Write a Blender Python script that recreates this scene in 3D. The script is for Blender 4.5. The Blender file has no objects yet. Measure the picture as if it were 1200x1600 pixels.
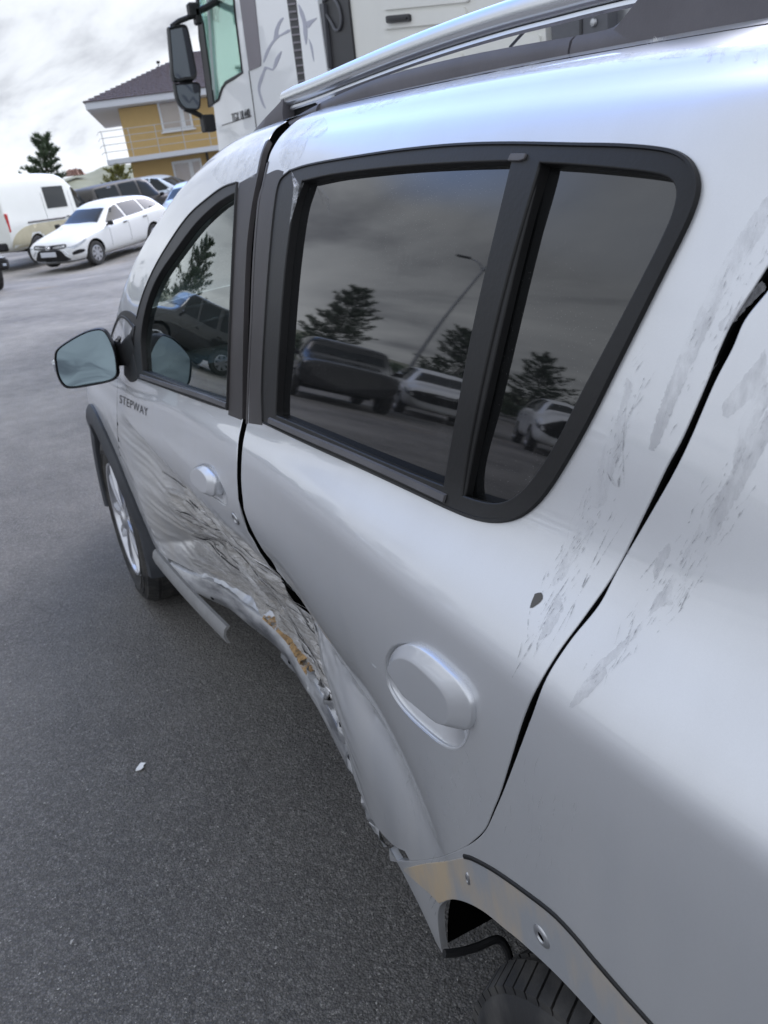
import bpy, bmesh, math, random
import numpy as np
from mathutils import Vector, Matrix, noise as mnoise
from mathutils.geometry import delaunay_2d_cdt
from mathutils.bvhtree import BVHTree
random.seed(4); rng = np.random.default_rng(4)
scn = bpy.context.scene
R_ = math.radians

# ------------------------------------------------------------------ camera
CAM = dict(loc=(-.433, 1.227, 1.430), yaw=-.450, pitch=.393, roll=-.094, f=1300.0)
C = np.array(CAM['loc'])
def cam_axes():
    y, p, r = CAM['yaw'], CAM['pitch'], CAM['roll']
    F = np.array([math.cos(p)*math.cos(y), math.cos(p)*math.sin(y), -math.sin(p)])
    rt = np.cross(F, [0, 0, 1]); rt /= np.linalg.norm(rt); up = np.cross(rt, F)
    c, s = math.cos(r), math.sin(r)
    return F, c*rt+s*up, -s*rt+c*up
F, RR, U = cam_axes(); FPX = CAM['f']
def ray(px, py):
    d = F+RR*(px-600)/FPX-U*(py-800)/FPX
    return d/np.linalg.norm(d)
def proj(X):
    d = np.asarray(X)-C; z = d@F
    return np.stack([600+FPX*(d@RR)/z, 800-FPX*(d@U)/z], -1)
def at_y(px, py, Y):
    d = ray(px, py); return C+d*(Y-C[1])/d[1]
def at_dist(px, py, hd):
    d = ray(px, py); return C+d*hd/math.hypot(d[0], d[1])
cd = bpy.data.cameras.new('camera'); cam = bpy.data.objects.new('camera', cd); scn.collection.objects.link(cam)
M = Matrix(((RR[0], U[0], -F[0], C[0]), (RR[1], U[1], -F[1], C[1]), (RR[2], U[2], -F[2], C[2]), (0, 0, 0, 1)))
cam.matrix_world = M
cd.sensor_fit = 'VERTICAL'; cd.sensor_height = 24; cd.lens = 24*FPX/1600
cd.clip_start = .02; cd.clip_end = 5000
cd.dof.use_dof = True; cd.dof.focus_distance = .95; cd.dof.aperture_fstop = cd.lens/2.3
scn.camera = cam

# ------------------------------------------------------------------ world and sun
w = bpy.data.worlds.new('World'); scn.world = w; w.use_nodes = True
nt = w.node_tree; nt.nodes.clear()
def wn(t, **k):
    n = nt.nodes.new(t)
    for a, b in k.items(): setattr(n, a, b)
    return n
SUN_EL, SUN_AZ = 42, -62       # azimuth measured from +X towards +Y
L = nt.links.new
bg = wn('ShaderNodeBackground'); outw = wn('ShaderNodeOutputWorld'); bg.inputs[1].default_value = .12
sky = wn('ShaderNodeTexSky', sky_type='NISHITA', sun_disc=False, sun_elevation=R_(SUN_EL), sun_rotation=R_(90-SUN_AZ), air_density=1.0, dust_density=.6, ozone_density=2.0)
skm = wn('ShaderNodeMix', data_type='RGBA', blend_type='MULTIPLY'); skm.inputs[0].default_value = 1; L(sky.outputs[0], skm.inputs[6]); skm.inputs[7].default_value = (1.25, 1.35, 1.65, 1)
tc = wn('ShaderNodeTexCoord'); sep = wn('ShaderNodeSeparateXYZ'); L(tc.outputs['Generated'], sep.inputs[0])
def mth(op, a=None, b=None, c=None, clamp=False):
    n = wn('ShaderNodeMath', operation=op, use_clamp=clamp)
    for i, v in enumerate((a, b, c)):
        if v is None: continue
        if isinstance(v, (int, float)): n.inputs[i].default_value = v
        else: L(v, n.inputs[i])
    return n.outputs[0]
zc = mth('MAXIMUM', sep.outputs[2], 0.0); zz = mth('ADD', zc, .16)
u_ = mth('DIVIDE', sep.outputs[0], zz); v_ = mth('DIVIDE', sep.outputs[1], zz)
cmb = wn('ShaderNodeCombineXYZ'); L(u_, cmb.inputs[0]); L(v_, cmb.inputs[1])
mp = wn('ShaderNodeMapping'); mp.inputs['Rotation'].default_value = (0, 0, R_(25)); mp.inputs['Scale'].default_value = (.55, 1.15, 1); L(cmb.outputs[0], mp.inputs[0])
n1 = wn('ShaderNodeTexNoise'); n1.inputs['Scale'].default_value = 1.15; n1.inputs['Detail'].default_value = 7; n1.inputs['Roughness'].default_value = .55; n1.inputs['Distortion'].default_value = .4; L(mp.outputs[0], n1.inputs[0])
n2 = wn('ShaderNodeTexNoise'); n2.inputs['Scale'].default_value = .42; n2.inputs['Detail'].default_value = 3; L(mp.outputs[0], n2.inputs[0])
# cloud brightness: darker undersides towards +Y, thin bright cloud ahead
cr = wn('ShaderNodeValToRGB'); L(n1.outputs[0], cr.inputs[0])
e = cr.color_ramp.elements; e[0].position = .34; e[0].color = (.38, .40, .45, 1); e[1].position = .66; e[1].color = (.94, .98, 1.03, 1)
m_ = cr.color_ramp.elements.new(.46); m_.color = (.69, .725, .78, 1)
# azimuth brightness: clouds are thinner (brighter) on the side of the hidden sun
sd = (math.cos(R_(SUN_AZ)), math.sin(R_(SUN_AZ)))
dx = mth('MULTIPLY', sep.outputs[0], .80); dy = mth('MULTIPLY', sep.outputs[1], -.60)
az = mth('ADD', dx, dy); azr = wn('ShaderNodeMapRange'); L(az, azr.inputs[0])
azr.inputs[1].default_value = -.8; azr.inputs[2].default_value = .9; azr.inputs[3].default_value = 3.8; azr.inputs[4].default_value = 3.45
cl = wn('ShaderNodeMix', data_type='RGBA', blend_type='MULTIPLY'); cl.inputs[0].default_value = 1; L(cr.outputs[0], cl.inputs[6]); L(azr.outputs[0], cl.inputs[7])
# blue gaps overhead
zb_ = wn('ShaderNodeMapRange'); zb_.interpolation_type = 'SMOOTHSTEP'; L(sep.outputs[2], zb_.inputs[0]); zb_.inputs[1].default_value = .14; zb_.inputs[2].default_value = .52; zb_.inputs[3].default_value = 0; zb_.inputs[4].default_value = .55
nn = mth('ADD', n2.outputs[0], zb_.outputs[0])
msk = wn('ShaderNodeMapRange'); msk.interpolation_type = 'SMOOTHSTEP'; L(nn, msk.inputs[0]); msk.inputs[1].default_value = .68; msk.inputs[2].default_value = .86; msk.inputs[3].default_value = 0; msk.inputs[4].default_value = .95
# the cloud cover is closed on the left (+Y) side of the yard
cz = wn('ShaderNodeMapRange'); cz.interpolation_type = 'SMOOTHSTEP'; L(az, cz.inputs[0]); cz.inputs[1].default_value = .25; cz.inputs[2].default_value = .62; cz.inputs[3].default_value = .06; cz.inputs[4].default_value = 1
mk2 = mth('MULTIPLY', msk.outputs[0], cz.outputs[0])
mx = wn('ShaderNodeMix', data_type='RGBA'); L(mk2, mx.inputs[0]); L(cl.outputs[2], mx.inputs[6]); L(skm.outputs[2], mx.inputs[7])
L(mx.outputs[2], bg.inputs[0]); L(bg.outputs[0], outw.inputs[0])
sl = bpy.data.lights.new('sun', 'SUN'); sl.energy = .8; sl.angle = R_(45); sl.color = (1, .93, .85)
so = bpy.data.objects.new('sun', sl); scn.collection.objects.link(so)
sdir = Vector((math.cos(R_(SUN_EL))*math.cos(R_(SUN_AZ)), math.cos(R_(SUN_EL))*math.sin(R_(SUN_AZ)), math.sin(R_(SUN_EL))))
so.rotation_euler = sdir.to_track_quat('Z', 'Y').to_euler(); so.location = (0, 0, 30)
vs = scn.view_settings; vs.view_transform = 'Standard'; vs.look = 'None'; vs.exposure = 1.66; vs.gamma = 1; vs.use_curve_mapping = False

# ------------------------------------------------------------------ materials
class NT:
    def __init__(s, name):
        s.m = bpy.data.materials.new(name); s.m.use_nodes = True; s.t = s.m.node_tree
        s.b = s.t.nodes['Principled BSDF']; s.o = s.t.nodes['Material Output']; s._c = None
    def n(s, t, ins=None, **k):
        n = s.t.nodes.new(t)
        for a, b in k.items(): setattr(n, a, b)
        for a, b in (ins or {}).items():
            if isinstance(b, bpy.types.NodeSocket): s.t.links.new(b, n.inputs[a])
            else: n.inputs[a].default_value = b
        return n
    def co(s):
        if s._c is None: s._c = s.n('ShaderNodeTexCoord').outputs['Object']
        return s._c
    def noise(s, sc, det=4, ro=.55, vec=None, dist=0):
        return s.n('ShaderNodeTexNoise', {'Vector': vec or s.co(), 'Scale': sc, 'Detail': det, 'Roughness': ro, 'Distortion': dist}).outputs[0]
    def vor(s, sc, vec=None, out=0, feature='F1'):
        return s.n('ShaderNodeTexVoronoi', {'Vector': vec or s.co(), 'Scale': sc}, feature=feature).outputs[out]
    def ramp(s, fac, *st):
        r = s.n('ShaderNodeValToRGB', {0: fac}); el = r.color_ramp.elements
        while len(el) < len(st): el.new(.5)
        for q, (p, c) in zip(el, st):
            q.position = p; q.color = (c, c, c, 1) if isinstance(c, (int, float)) else (*c, 1)
        return r.outputs[0]
    def mix(s, f, a, b, bt='MIX'):
        n = s.n('ShaderNodeMix', data_type='RGBA', blend_type=bt)
        for i, v in ((0, f), (6, a), (7, b)):
            if isinstance(v, bpy.types.NodeSocket): s.t.links.new(v, n.inputs[i])
            elif isinstance(v, (int, float)): n.inputs[i].default_value = v if i == 0 else (v, v, v, 1)
            else: n.inputs[i].default_value = (*v, 1)
        return n.outputs[2]
    def math(s, op, a, b=0.0):
        n = s.n('ShaderNodeMath', operation=op)
        for i, v in ((0, a), (1, b)):
            if isinstance(v, bpy.types.NodeSocket): s.t.links.new(v, n.inputs[i])
            else: n.inputs[i].default_value = v
        return n.outputs[0]
    def scale(s, v):
        return s.n('ShaderNodeMapping', {0: s.co(), 'Scale': v}).outputs[0]
    def set(s, **k):
        nm = {'col': 'Base Color', 'rough': 'Roughness', 'metal': 'Metallic', 'coat': 'Coat Weight', 'coatr': 'Coat Roughness', 'spec': 'Specular IOR Level', 'trans': 'Transmission Weight', 'ior': 'IOR', 'alpha': 'Alpha'}
        for a, v in k.items():
            i = s.b.inputs[nm[a]]
            if isinstance(v, bpy.types.NodeSocket): s.t.links.new(v, i)
            elif a == 'col': i.default_value = (*v, 1) if not isinstance(v, (int, float)) else (v, v, v, 1)
            else: i.default_value = v
        return s
    def bump(s, h, st=.3, d=.01):
        b = s.n('ShaderNodeBump', {'Height': h, 'Strength': st, 'Distance': d}).outputs[0]
        s.t.links.new(b, s.b.inputs['Normal']); return s
MT = {}
def simple(name, col, rough=.5, metal=0, var=.12, sc=30, **k):
    t = NT(name); n = t.noise(sc, 5)
    c = np.array(col, float)
    t.set(col=t.mix(n, tuple(c*(1-var)), tuple(np.minimum(1, c*(1+var)))), rough=rough, metal=metal, **k)
    MT[name] = t.m; return t.m
# silver metallic paint: scuffs, dust film, dirt low down; 'damage' attribute = scraped and crumpled zone
def paint(name, col=(.59, .605, .635), dirt=.35, damage=False, scr_=1.0):
    t = NT(name)
    big = t.noise(2.6, 5, .6); fine = t.noise(38, 6, .65); flake = t.vor(2600, out=1)
    fl = t.n('ShaderNodeRGBToBW', {0: flake}).outputs[0]
    base = t.mix(t.math('MULTIPLY', fl, .22 if scr_ else .05), col, tuple(min(1, c*1.35) for c in col))
    z = t.n('ShaderNodeSeparateXYZ', {0: t.co()}).outputs[2]
    low = t.n('ShaderNodeMapRange', {0: z, 1: 1.0, 2: .3, 3: .0, 4: 1.0}).outputs[0]
    streak = t.noise(9, 6, .6, t.scale((1.6, 1, .25)))
    dm = t.math('MULTIPLY', t.ramp(t.math('ADD', t.math('MULTIPLY', streak, .6), t.math('MULTIPLY', big, .5)), (.42, 0), (.72, 1)), t.math('ADD', t.math('MULTIPLY', low, .6), .18))
    dm = t.math('MULTIPLY', dm, dirt*1.6)
    # hairline scratches
    sc = t.noise(70, 3, .5, t.scale((.12, 1, 1.6))); scr = t.ramp(sc, (.655, 0), (.675, 1))
    sc2 = t.noise(55, 2, .5, t.n('ShaderNodeMapping', {0: t.co(), 'Rotation': (0, R_(52), 0), 'Scale': (.1, 1, 1.5)}).outputs[0]); scr2 = t.ramp(sc2, (.66, 0), (.68, 1))
    gate = t.ramp(t.noise(5, 3), (.52, 0), (.66, 1))
    scm = t.math('MULTIPLY', t.math('MULTIPLY', t.math('MAXIMUM', scr, scr2), gate), scr_)
    c1 = t.mix(dm, base, (.36, .335, .30))
    c1 = t.mix(t.math('MULTIPLY', scm, .16), c1, (.62, .62, .64))
    rough = t.math('ADD', t.math('MULTIPLY', dm, .35), t.math('ADD', .36, t.math('MULTIPLY', fine, .05 if scr_ else .0)))
    metal = t.math('SUBTRACT', .56, t.math('MULTIPLY', dm, .5))
    coat = t.math('SUBTRACT', .85, t.math('MULTIPLY', dm, .7))
    hb = t.math('ADD', t.math('MULTIPLY', t.noise(420, 2), .05), t.math('MULTIPLY', scm, -.04))
    if damage:
        at = t.n('ShaderNodeAttribute', attribute_name='damage').outputs['Fac']
        wv = t.noise(6.5, 9, .68, t.n('ShaderNodeMapping', {0: t.co(), 'Rotation': (0, R_(-24), 0), 'Scale': (.55, 1, 2.6)}).outputs[0], .9)
        w2 = t.noise(17, 8, .7, t.n('ShaderNodeMapping', {0: t.co(), 'Rotation': (0, R_(-18), 0), 'Scale': (.3, 1, 2.3)}).outputs[0], 1.6)
        k = t.math('ADD', at, t.math('MULTIPLY', t.math('SUBTRACT', wv, .5), .9))
        scrape = t.ramp(k, (.46, 0), (.56, 1))
        pat = t.ramp(w2, (.36, (.03, .03, .033)), (.43, (.30, .29, .285)), (.49, (.74, .75, .78)), (.54, (.17, .165, .16)), (.58, (.66, .665, .68)), (.64, (.36, .31, .25)), (.72, (.80, .81, .84)))
        white = t.ramp(wv, (.44, (.15, .145, .14)), (.50, (.76, .77, .80)), (.60, (.50, .49, .48)))
        dcol = t.mix(.35, pat, white)
        c1 = t.mix(t.math('MULTIPLY', scrape, .85), c1, dcol)
        brown = t.math('MULTIPLY', t.ramp(t.math('ADD', at, t.math('MULTIPLY', big, .5)), (.35, 0), (.75, 1)), .30)
        c1 = t.mix(brown, c1, (.38, .34, .29))
        rough = t.math('ADD', rough, t.math('MULTIPLY', scrape, .22)); metal = t.math('MULTIPLY', metal, t.math('SUBTRACT', 1, t.math('MULTIPLY', scrape, .6)))
        coat = t.math('MULTIPLY', coat, t.math('SUBTRACT', 1, scrape))
        hb = t.math('ADD', hb, t.math('MULTIPLY', t.math('MULTIPLY', scrape, w2), 3.0))
        hb = t.math('ADD', hb, t.math('MULTIPLY', t.math('MULTIPLY', at, wv), 2.5))
    t.set(col=c1, rough=rough, metal=metal, coat=coat, coatr=.03)
    (scr_ and t.bump(hb, .75 if damage else .05, .005)); MT[name] = t.m; return t.m
paint('silver_paint'); paint('silver_scraped', damage=True, dirt=.5); paint('silver_clean', dirt=.05, scr_=0.0)
t = NT('white_residue')       # dried tape glue left on the paint
n = t.noise(34, 6, .7, t.scale((2.4, 2.4, .45))); n2_ = t.noise(9, 4, .5, t.scale((2, 2, .6)))
t.set(col=t.mix(n, (.40, .40, .42), (.54, .54, .56)), rough=.55, metal=.15)
al = t.ramp(t.math('ADD', t.math('MULTIPLY', n, .6), t.math('MULTIPLY', n2_, .5)), (.48, .02), (.68, .36)); t.set(alpha=al); t.bump(n, .4, .002); MT['residue'] = t.m
t = NT('dark_scrape'); n = t.noise(120, 6, .7)
t.set(col=(.27, .275, .29), rough=.5, metal=.2, alpha=t.ramp(n, (.42, 0), (.60, .55))); MT['scrape'] = t.m
t = NT('clear_tape'); n = t.noise(35, 5, .7)
t.set(col=(.78, .80, .84), rough=.25, alpha=t.ramp(n, (.40, .03), (.66, .5))); t.bump(n, .6, .004); MT['tape'] = t.m
# beige glue and bare paint on the wheel arch
t = NT('arch_bare_paint'); b = t.noise(7, 5, .6, t.scale((1.2, 1, .35))); b2 = t.noise(3.5, 3)
k = t.ramp(t.math('ADD', t.math('MULTIPLY', b, .6), t.math('MULTIPLY', b2, .45)), (.46, 0), (.60, 1))
c = t.mix(k, (.40, .415, .44), (.62, .50, .35)); c = t.mix(t.ramp(t.noise(45, 5, .7, t.scale((1, 1, .2))), (.6, 0), (.75, .5)), c, (.62, .62, .62))
t.set(col=c, rough=.42, metal=.35, coat=.2); t.bump(t.noise(150, 3), .15, .002); MT['arch_bare'] = t.m
# trim
def trim(name, col, rough, sc=160):
    t = NT(name); n = t.noise(sc, 3); d = t.noise(6, 5, .6)
    t.set(col=t.mix(t.ramp(d, (.4, 0), (.75, .55)), col, tuple(c*1.8+.006 for c in col)), rough=t.math('ADD', rough, t.math('MULTIPLY', d, .12)))
    t.bump(n, .12, .002); t.set(spec=.3); MT[name] = t.m
trim('rubber', (.009, .009, .0095), .42); trim('pillar_tape', (.045, .041, .042), .45, 300); trim('grey_plastic', (.085, .083, .088), .5)
trim('black_plastic', (.012, .012, .013), .45); trim('cladding', (.035, .038, .044), .5); trim('rail_plastic', (.10, .095, .105), .5, 400)
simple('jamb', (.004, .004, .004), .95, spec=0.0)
t = NT('tyre'); n = t.noise(90, 5); t.set(col=t.mix(t.ramp(t.noise(14, 5), (.4, 0), (.7, 1)), (.018, .018, .019), (.06, .057, .053)), rough=.75); t.bump(n, .3, .003); MT['tyre'] = t.m
simple('alloy', (.52, .53, .56), .28, .85, .08, 20, coat=.5); simple('chrome', (.80, .82, .85), .16, .95, .03); simple('anodised', (.62, .64, .67), .24, .9, .04, 50)
simple('brake', (.10, .09, .085), .5, .6)
# tinted privacy glass with dust specks and dried drips
def glass_dark(name, col=(.006, .0065, .007), specks=.5):
    t = NT(name); v = t.vor(320); sp = t.ramp(v, (.06, 1), (.11, 0)); gt = t.ramp(t.noise(6, 4), (.42, 0), (.6, 1))
    drip = t.ramp(t.noise(26, 5, .7, t.scale((2.2, 1, .14))), (.62, 0), (.74, .5))
    film = t.ramp(t.noise(3, 5), (.35, .002), (.75, .02))
    k = t.math('MULTIPLY', t.math('ADD', t.math('MULTIPLY', sp, gt), t.math('MULTIPLY', drip, .16)), specks)
    k = t.math('ADD', k, t.math('MULTIPLY', film, specks))
    t.set(col=t.mix(k, col, (.42, .41, .40)), rough=t.math('ADD', .025, t.math('MULTIPLY', k, .3)), ior=1.62 if name == 'tint_glass' else 1.4, spec=.62 if name == 'tint_glass' else .4); MT[name] = t.m
glass_dark('tint_glass'); glass_dark('bg_glass', (.02, .024, .027), .1)
def glass_clear(name, tint, amt, ior=1.5):
    t = NT(name); nd = t.t; fr = t.n('ShaderNodeFresnel', {'IOR': ior}).outputs[0]
    tr = t.n('ShaderNodeBsdfTransparent', {0: (*tint, 1)}); gl = t.n('ShaderNodeBsdfGlossy', {0: (.95, 1, .98, 1), 'Roughness': .01})
    ms = t.n('ShaderNodeMixShader'); nd.links.new(t.math('MULTIPLY', fr, amt), ms.inputs[0]); nd.links.new(tr.outputs[0], ms.inputs[1]); nd.links.new(gl.outputs[0], ms.inputs[2]); nd.links.new(ms.outputs[0], t.o.inputs[0])
    nd.nodes.remove(t.b); MT[name] = t.m
glass_clear('clear_glass', (.42, .52, .48), 1.25); glass_clear('screen_glass', (.70, .80, .76), 1.2); glass_clear('truck_glass', (.74, .90, .83), .6)
t = NT('mirror_glass'); t.set(col=(.14, .18, .205), metal=1, rough=.02); MT['mirror'] = t.m
t = NT('mirror_dark'); t.set(col=(.13, .145, .16), metal=1, rough=.04); MT['mirror_dark'] = t.m
# asphalt: coarse aggregate, pale chips, dusty worn areas, grazing sheen painted in further off
t = NT('asphalt_old')
bw = lambda x: t.n('ShaderNodeRGBToBW', {0: x}).outputs[0]
g1, g2 = bw(t.vor(210, out=1)), bw(t.vor(95, out=1)); e1, e2 = t.vor(210), t.vor(95)
n = t.noise(650, 3, .7); big = t.noise(.55, 6, .6); mid = t.noise(7, 5, .6)
c = t.mix(g1, (.060, .058, .056), (.180, .172, .164))
c = t.mix(t.ramp(g2, (.55, 0), (.60, .8)), c, t.mix(g1, (.085, .082, .079), (.28, .268, .255)))
c = t.mix(t.math('MULTIPLY', t.ramp(e1, (.35, 0), (.62, 1)), .55), c, (.03, .03, .03))
chip = t.math('MULTIPLY', t.ramp(t.vor(52), (.10, 1), (.16, 0)), t.ramp(bw(t.vor(52, out=1)), (.60, 0), (.64, 1)))
chip2 = t.math('MULTIPLY', t.ramp(e2, (.16, 1), (.24, 0)), t.ramp(g2, (.70, 0), (.74, 1)))
c = t.mix(t.math('MULTIPLY', t.math('MAXIMUM', chip, chip2), .75), c, (.34, .33, .31))
c = t.mix(t.math('MULTIPLY', t.ramp(n, (.4, 0), (.7, 1)), .3), c, (.16, .155, .15))
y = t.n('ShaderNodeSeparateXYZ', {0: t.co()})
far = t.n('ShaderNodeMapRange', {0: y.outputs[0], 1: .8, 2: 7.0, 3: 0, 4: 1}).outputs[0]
dust_sheen = t.math('MULTIPLY', t.ramp(t.math('ADD', t.math('MULTIPLY', big, .7), t.math('MULTIPLY', mid, .3)), (.36, .15), (.66, 1)), t.math('ADD', .12, t.math('MULTIPLY', far, .72)))  # real dust plus grazing sheen put into the colour, stronger with distance
c = t.mix(dust_sheen, c, (.37, .352, .325))
st = t.ramp(t.noise(.9, 4, .5, t.scale((1.3, 1, 1))), (.66, 0), (.74, .35)); c = t.mix(st, c, (.30, .22, .13))
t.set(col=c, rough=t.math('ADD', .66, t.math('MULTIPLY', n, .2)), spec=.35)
t.bump(t.math('ADD', t.math('ADD', t.math('MULTIPLY', t.math('SUBTRACT', 1, e1), .8), t.math('MULTIPLY', t.math('SUBTRACT', 1, e2), .8)), t.math('MULTIPLY', n, .5)), .85, .006); MT['asphalt'] = t.m
# others
simple('white_paint', (.78, .79, .79), .3, 0, .04, 3, coat=.6); simple('white_blue', (.62, .70, .80), .28, .2, .04, 3, coat=.6); simple('van_white', (.74, .75, .70), .4, 0, .06, 2, coat=.3)
simple('truck_white', (.76, .78, .80), .32, 0, .04, 2, coat=.5); simple('truck_cream', (.72, .72, .68), .5, 0, .06, 3); simple('truck_grey', (.085, .088, .10), .5); simple('truck_dark', (.022, .022, .025), .5)
simple('truck_panel', (.19, .175, .195), .5, 0, .1, 4); simple('graphic', (.38, .39, .47), .4, .2)
simple('dark_paint', (.018, .019, .021), .22, .2, .1, 3, coat=1.0); simple('brown_dark', (.07, .065, .06), .5); simple('lamp_red', (.45, .03, .025), .25); simple('lamp_amber', (.75, .30, .08), .3); simple('lamp_clear', (.45, .48, .52), .12, .6)
simple('plate', (.62, .64, .68), .4, 0, .05); simple('interior', (.018, .018, .019), .7); simple('seat_cloth', (.045, .045, .048), .85)
t = NT('foam_rust'); n = t.noise(60, 6, .7); t.set(col=t.mix(t.ramp(n, (.35, 0), (.65, 1)), (.20, .13, .07), (.52, .33, .14)), rough=.85, alpha=t.ramp(t.noise(38, 5, .7), (.42, 0), (.50, 1))); t.bump(n, .6, .006); MT['foam_rust'] = t.m
simple('bare_metal', (.42, .43, .45), .32, .8, .3, 25); simple('worn_trim', (.20, .20, .20), .5, 0, .25, 30)

t = NT('sill_metal'); n = t.noise(8, 6, .6, t.scale((.5, 1, 2))); t.set(col=t.mix(t.ramp(n, (.38, 0), (.58, 1)), (.13, .135, .15), (.55, .56, .58)), rough=.34, metal=.4, coat=.3); t.bump(t.noise(30, 5), .3, .004); MT['sill'] = t.m
simple('black_ink', (.05, .05, .055), .5); simple('wall_ochre', (.56, .39, .17), .85, 0, .08, 3); simple('fascia', (.55, .57, .61), .5); simple('roof_tile', (.125, .10, .105), .6, 0, .25, 4); simple('window_frame', (.70, .72, .74), .4)
simple('steel_rail', (.42, .43, .45), .35, .5); simple('curtain_pane', (.40, .35, .31), .12, 0, .1, 1.0, spec=.8)
simple('bark', (.085, .062, .045), .9); simple('needles', (.055, .085, .042), .8, 0, .45, 3); simple('needles_yellow', (.15, .15, .035), .8, 0, .4, 3)
t = NT('hill_grass'); n = t.noise(.02, 7, .65); n9 = t.noise(.14, 6, .7); t.set(col=t.mix(t.math('ADD', t.math('MULTIPLY', n, .6), t.math('MULTIPLY', n9, .45)), (.10, .115, .075), (.33, .33, .24)), rough=.95); MT['hill'] = t.m
simple('clay', (.42, .27, .23), .9, 0, .3, .3); simple('lead_metal', (.30, .31, .33), .45, .6); simple('brick_roof', (.16, .09, .07), .8)
simple('paper_white', (.75, .75, .74), .7); simple('stone_chip', (.36, .35, .33), .8, 0, .5, 60)
simple('black_scuff', (.025, .025, .027), .6); simple('bright_scratch', (.66, .66, .68), .35, .5)

# ------------------------------------------------------------------ object helpers
col = scn.collection
def link(o, parent=None):
    col.objects.link(o)
    if parent is not None: o.parent = parent
    return o
def empty(name, loc=(0, 0, 0), rz=0, label=None, cat=None, group=None, mat=None):
    o = bpy.data.objects.new(name, None); link(o); o.empty_display_size = .1
    o.matrix_world = mat if mat is not None else Matrix.Translation(loc) @ Matrix.Rotation(rz, 4, 'Z')
    tag(o, label, cat, group); return o
def tag(o, label=None, cat=None, group=None, kind=None):
    for k, v in (('label', label), ('category', cat), ('group', group), ('kind', kind)):
        if v: o[k] = v
    return o
def mk(name, V, Fc, mat, parent=None, smooth=True, nrm=None, edge=None):
    me = bpy.data.meshes.new(name); me.from_pydata([tuple(map(float, v)) for v in V], [], [tuple(map(int, f)) for f in Fc]); me.update()
    if smooth: me.shade_smooth()
    if edge and smooth:
        me.set_sharp_from_angle(angle=R_(edge))
    if nrm is not None: me.normals_split_custom_set_from_vertices([tuple(n) for n in nrm])
    me.materials.append(MT[mat] if isinstance(mat, str) else mat)
    o = bpy.data.objects.new(name, me); return link(o, parent)
class MB:
    def __init__(s): s.V = []; s.F = []
    def add(s, V, Fc):
        k = len(s.V); s.V += [tuple(v) for v in V]; s.F += [tuple(i+k for i in f) for f in Fc]; return s
    def box(s, c, d, rot=None, bev=0):
        c = np.array(c, float); d = np.array(d, float)/2
        if bev:
            V = []
            b = min(bev, min(d)*.9)
            for sx in (-1, 1):
                for sy in (-1, 1):
                    for sz in (-1, 1):
                        sg = np.array([sx, sy, sz])
                        for ax in range(3):
                            q = sg*(d-b); q[ax] = sg[ax]*d[ax]; V.append(q)
            bm = bmesh.new()
            for q in V: bm.verts.new(q)
            bmesh.ops.convex_hull(bm, input=bm.verts); bm.verts.index_update()
            V = [np.array(v.co) for v in bm.verts]; Fc = [[v.index for v in f.verts] for f in bm.faces]; bm.free()
        else:
            V = [np.array([x, y, z])*d for x in (-1, 1) for y in (-1, 1) for z in (-1, 1)]
            Fc = [(0, 1, 3, 2), (4, 6, 7, 5), (0, 4, 5, 1), (2, 3, 7, 6), (0, 2, 6, 4), (1, 5, 7, 3)]
        if rot is not None: V = [np.array(rot @ Vector(v)) for v in V]
        return s.add([v+c for v in V], Fc)
    def tube(s, P, r, n=10, cap=True):
        P = [Vector(p) for p in P]; rr = r if hasattr(r, '__len__') else [r]*len(P); V = []; Fc = []
        t0 = (P[1]-P[0]).normalized(); a = t0.orthogonal().normalized()
        for i, p in enumerate(P):
            t = (P[min(i+1, len(P)-1)]-P[max(i-1, 0)]).normalized(); a = (a-t*a.dot(t)).normalized(); b = t.cross(a)
            for k in range(n):
                th = 2*math.pi*k/n; V.append(p+(a*math.cos(th)+b*math.sin(th))*rr[i])
        for i in range(len(P)-1):
            for k in range(n): Fc.append((i*n+k, i*n+(k+1) % n, (i+1)*n+(k+1) % n, (i+1)*n+k))
        if cap: Fc += [tuple(range(n))[::-1], tuple(range((len(P)-1)*n, len(P)*n))]
        return s.add(V, Fc)
    def lathe(s, prof, n=48, mat=None, a0=0, a1=2*math.pi):
        """prof: list of (r, t) about local Y axis: point = (r cos, t, r sin)"""
        V = []; Fc = []; full = abs(a1-a0-2*math.pi) < 1e-6; m = n if full else n+1
        for r, t in prof:
            for k in range(m):
                th = a0+(a1-a0)*k/n; V.append((r*math.cos(th), t, r*math.sin(th)))
        for i in range(len(prof)-1):
            for k in range(n): Fc.append((i*m+k, i*m+(k+1) % m, (i+1)*m+(k+1) % m, (i+1)*m+k))
        if mat is not None: V = [mat @ Vector(v) for v in V]
        return s.add(V, Fc)
    def prism(s, poly, z0, z1, mat=None):
        """poly in XZ plane extruded along Y z0..z1"""
        n = len(poly); V = [(p[0], z0, p[1]) for p in poly]+[(p[0], z1, p[1]) for p in poly]
        Fc = [tuple(range(n)), tuple(range(n, 2*n))[::-1]]+[(i, (i+1) % n+0, (i+1) % n+n, i+n)[::-1] for i in range(n)]
        if mat is not None: V = [mat @ Vector(v) for v in V]
        return s.add(V, Fc)
    def build(s, name, mat, parent=None, smooth=True, edge=35):
        o = mk(name, s.V, s.F, mat, parent, smooth, edge=edge)
        bm = bmesh.new(); bm.from_mesh(o.data); bmesh.ops.recalc_face_normals(bm, faces=bm.faces); bm.to_mesh(o.data); bm.free()
        if smooth: o.data.set_sharp_from_angle(angle=R_(edge))
        return o
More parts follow.
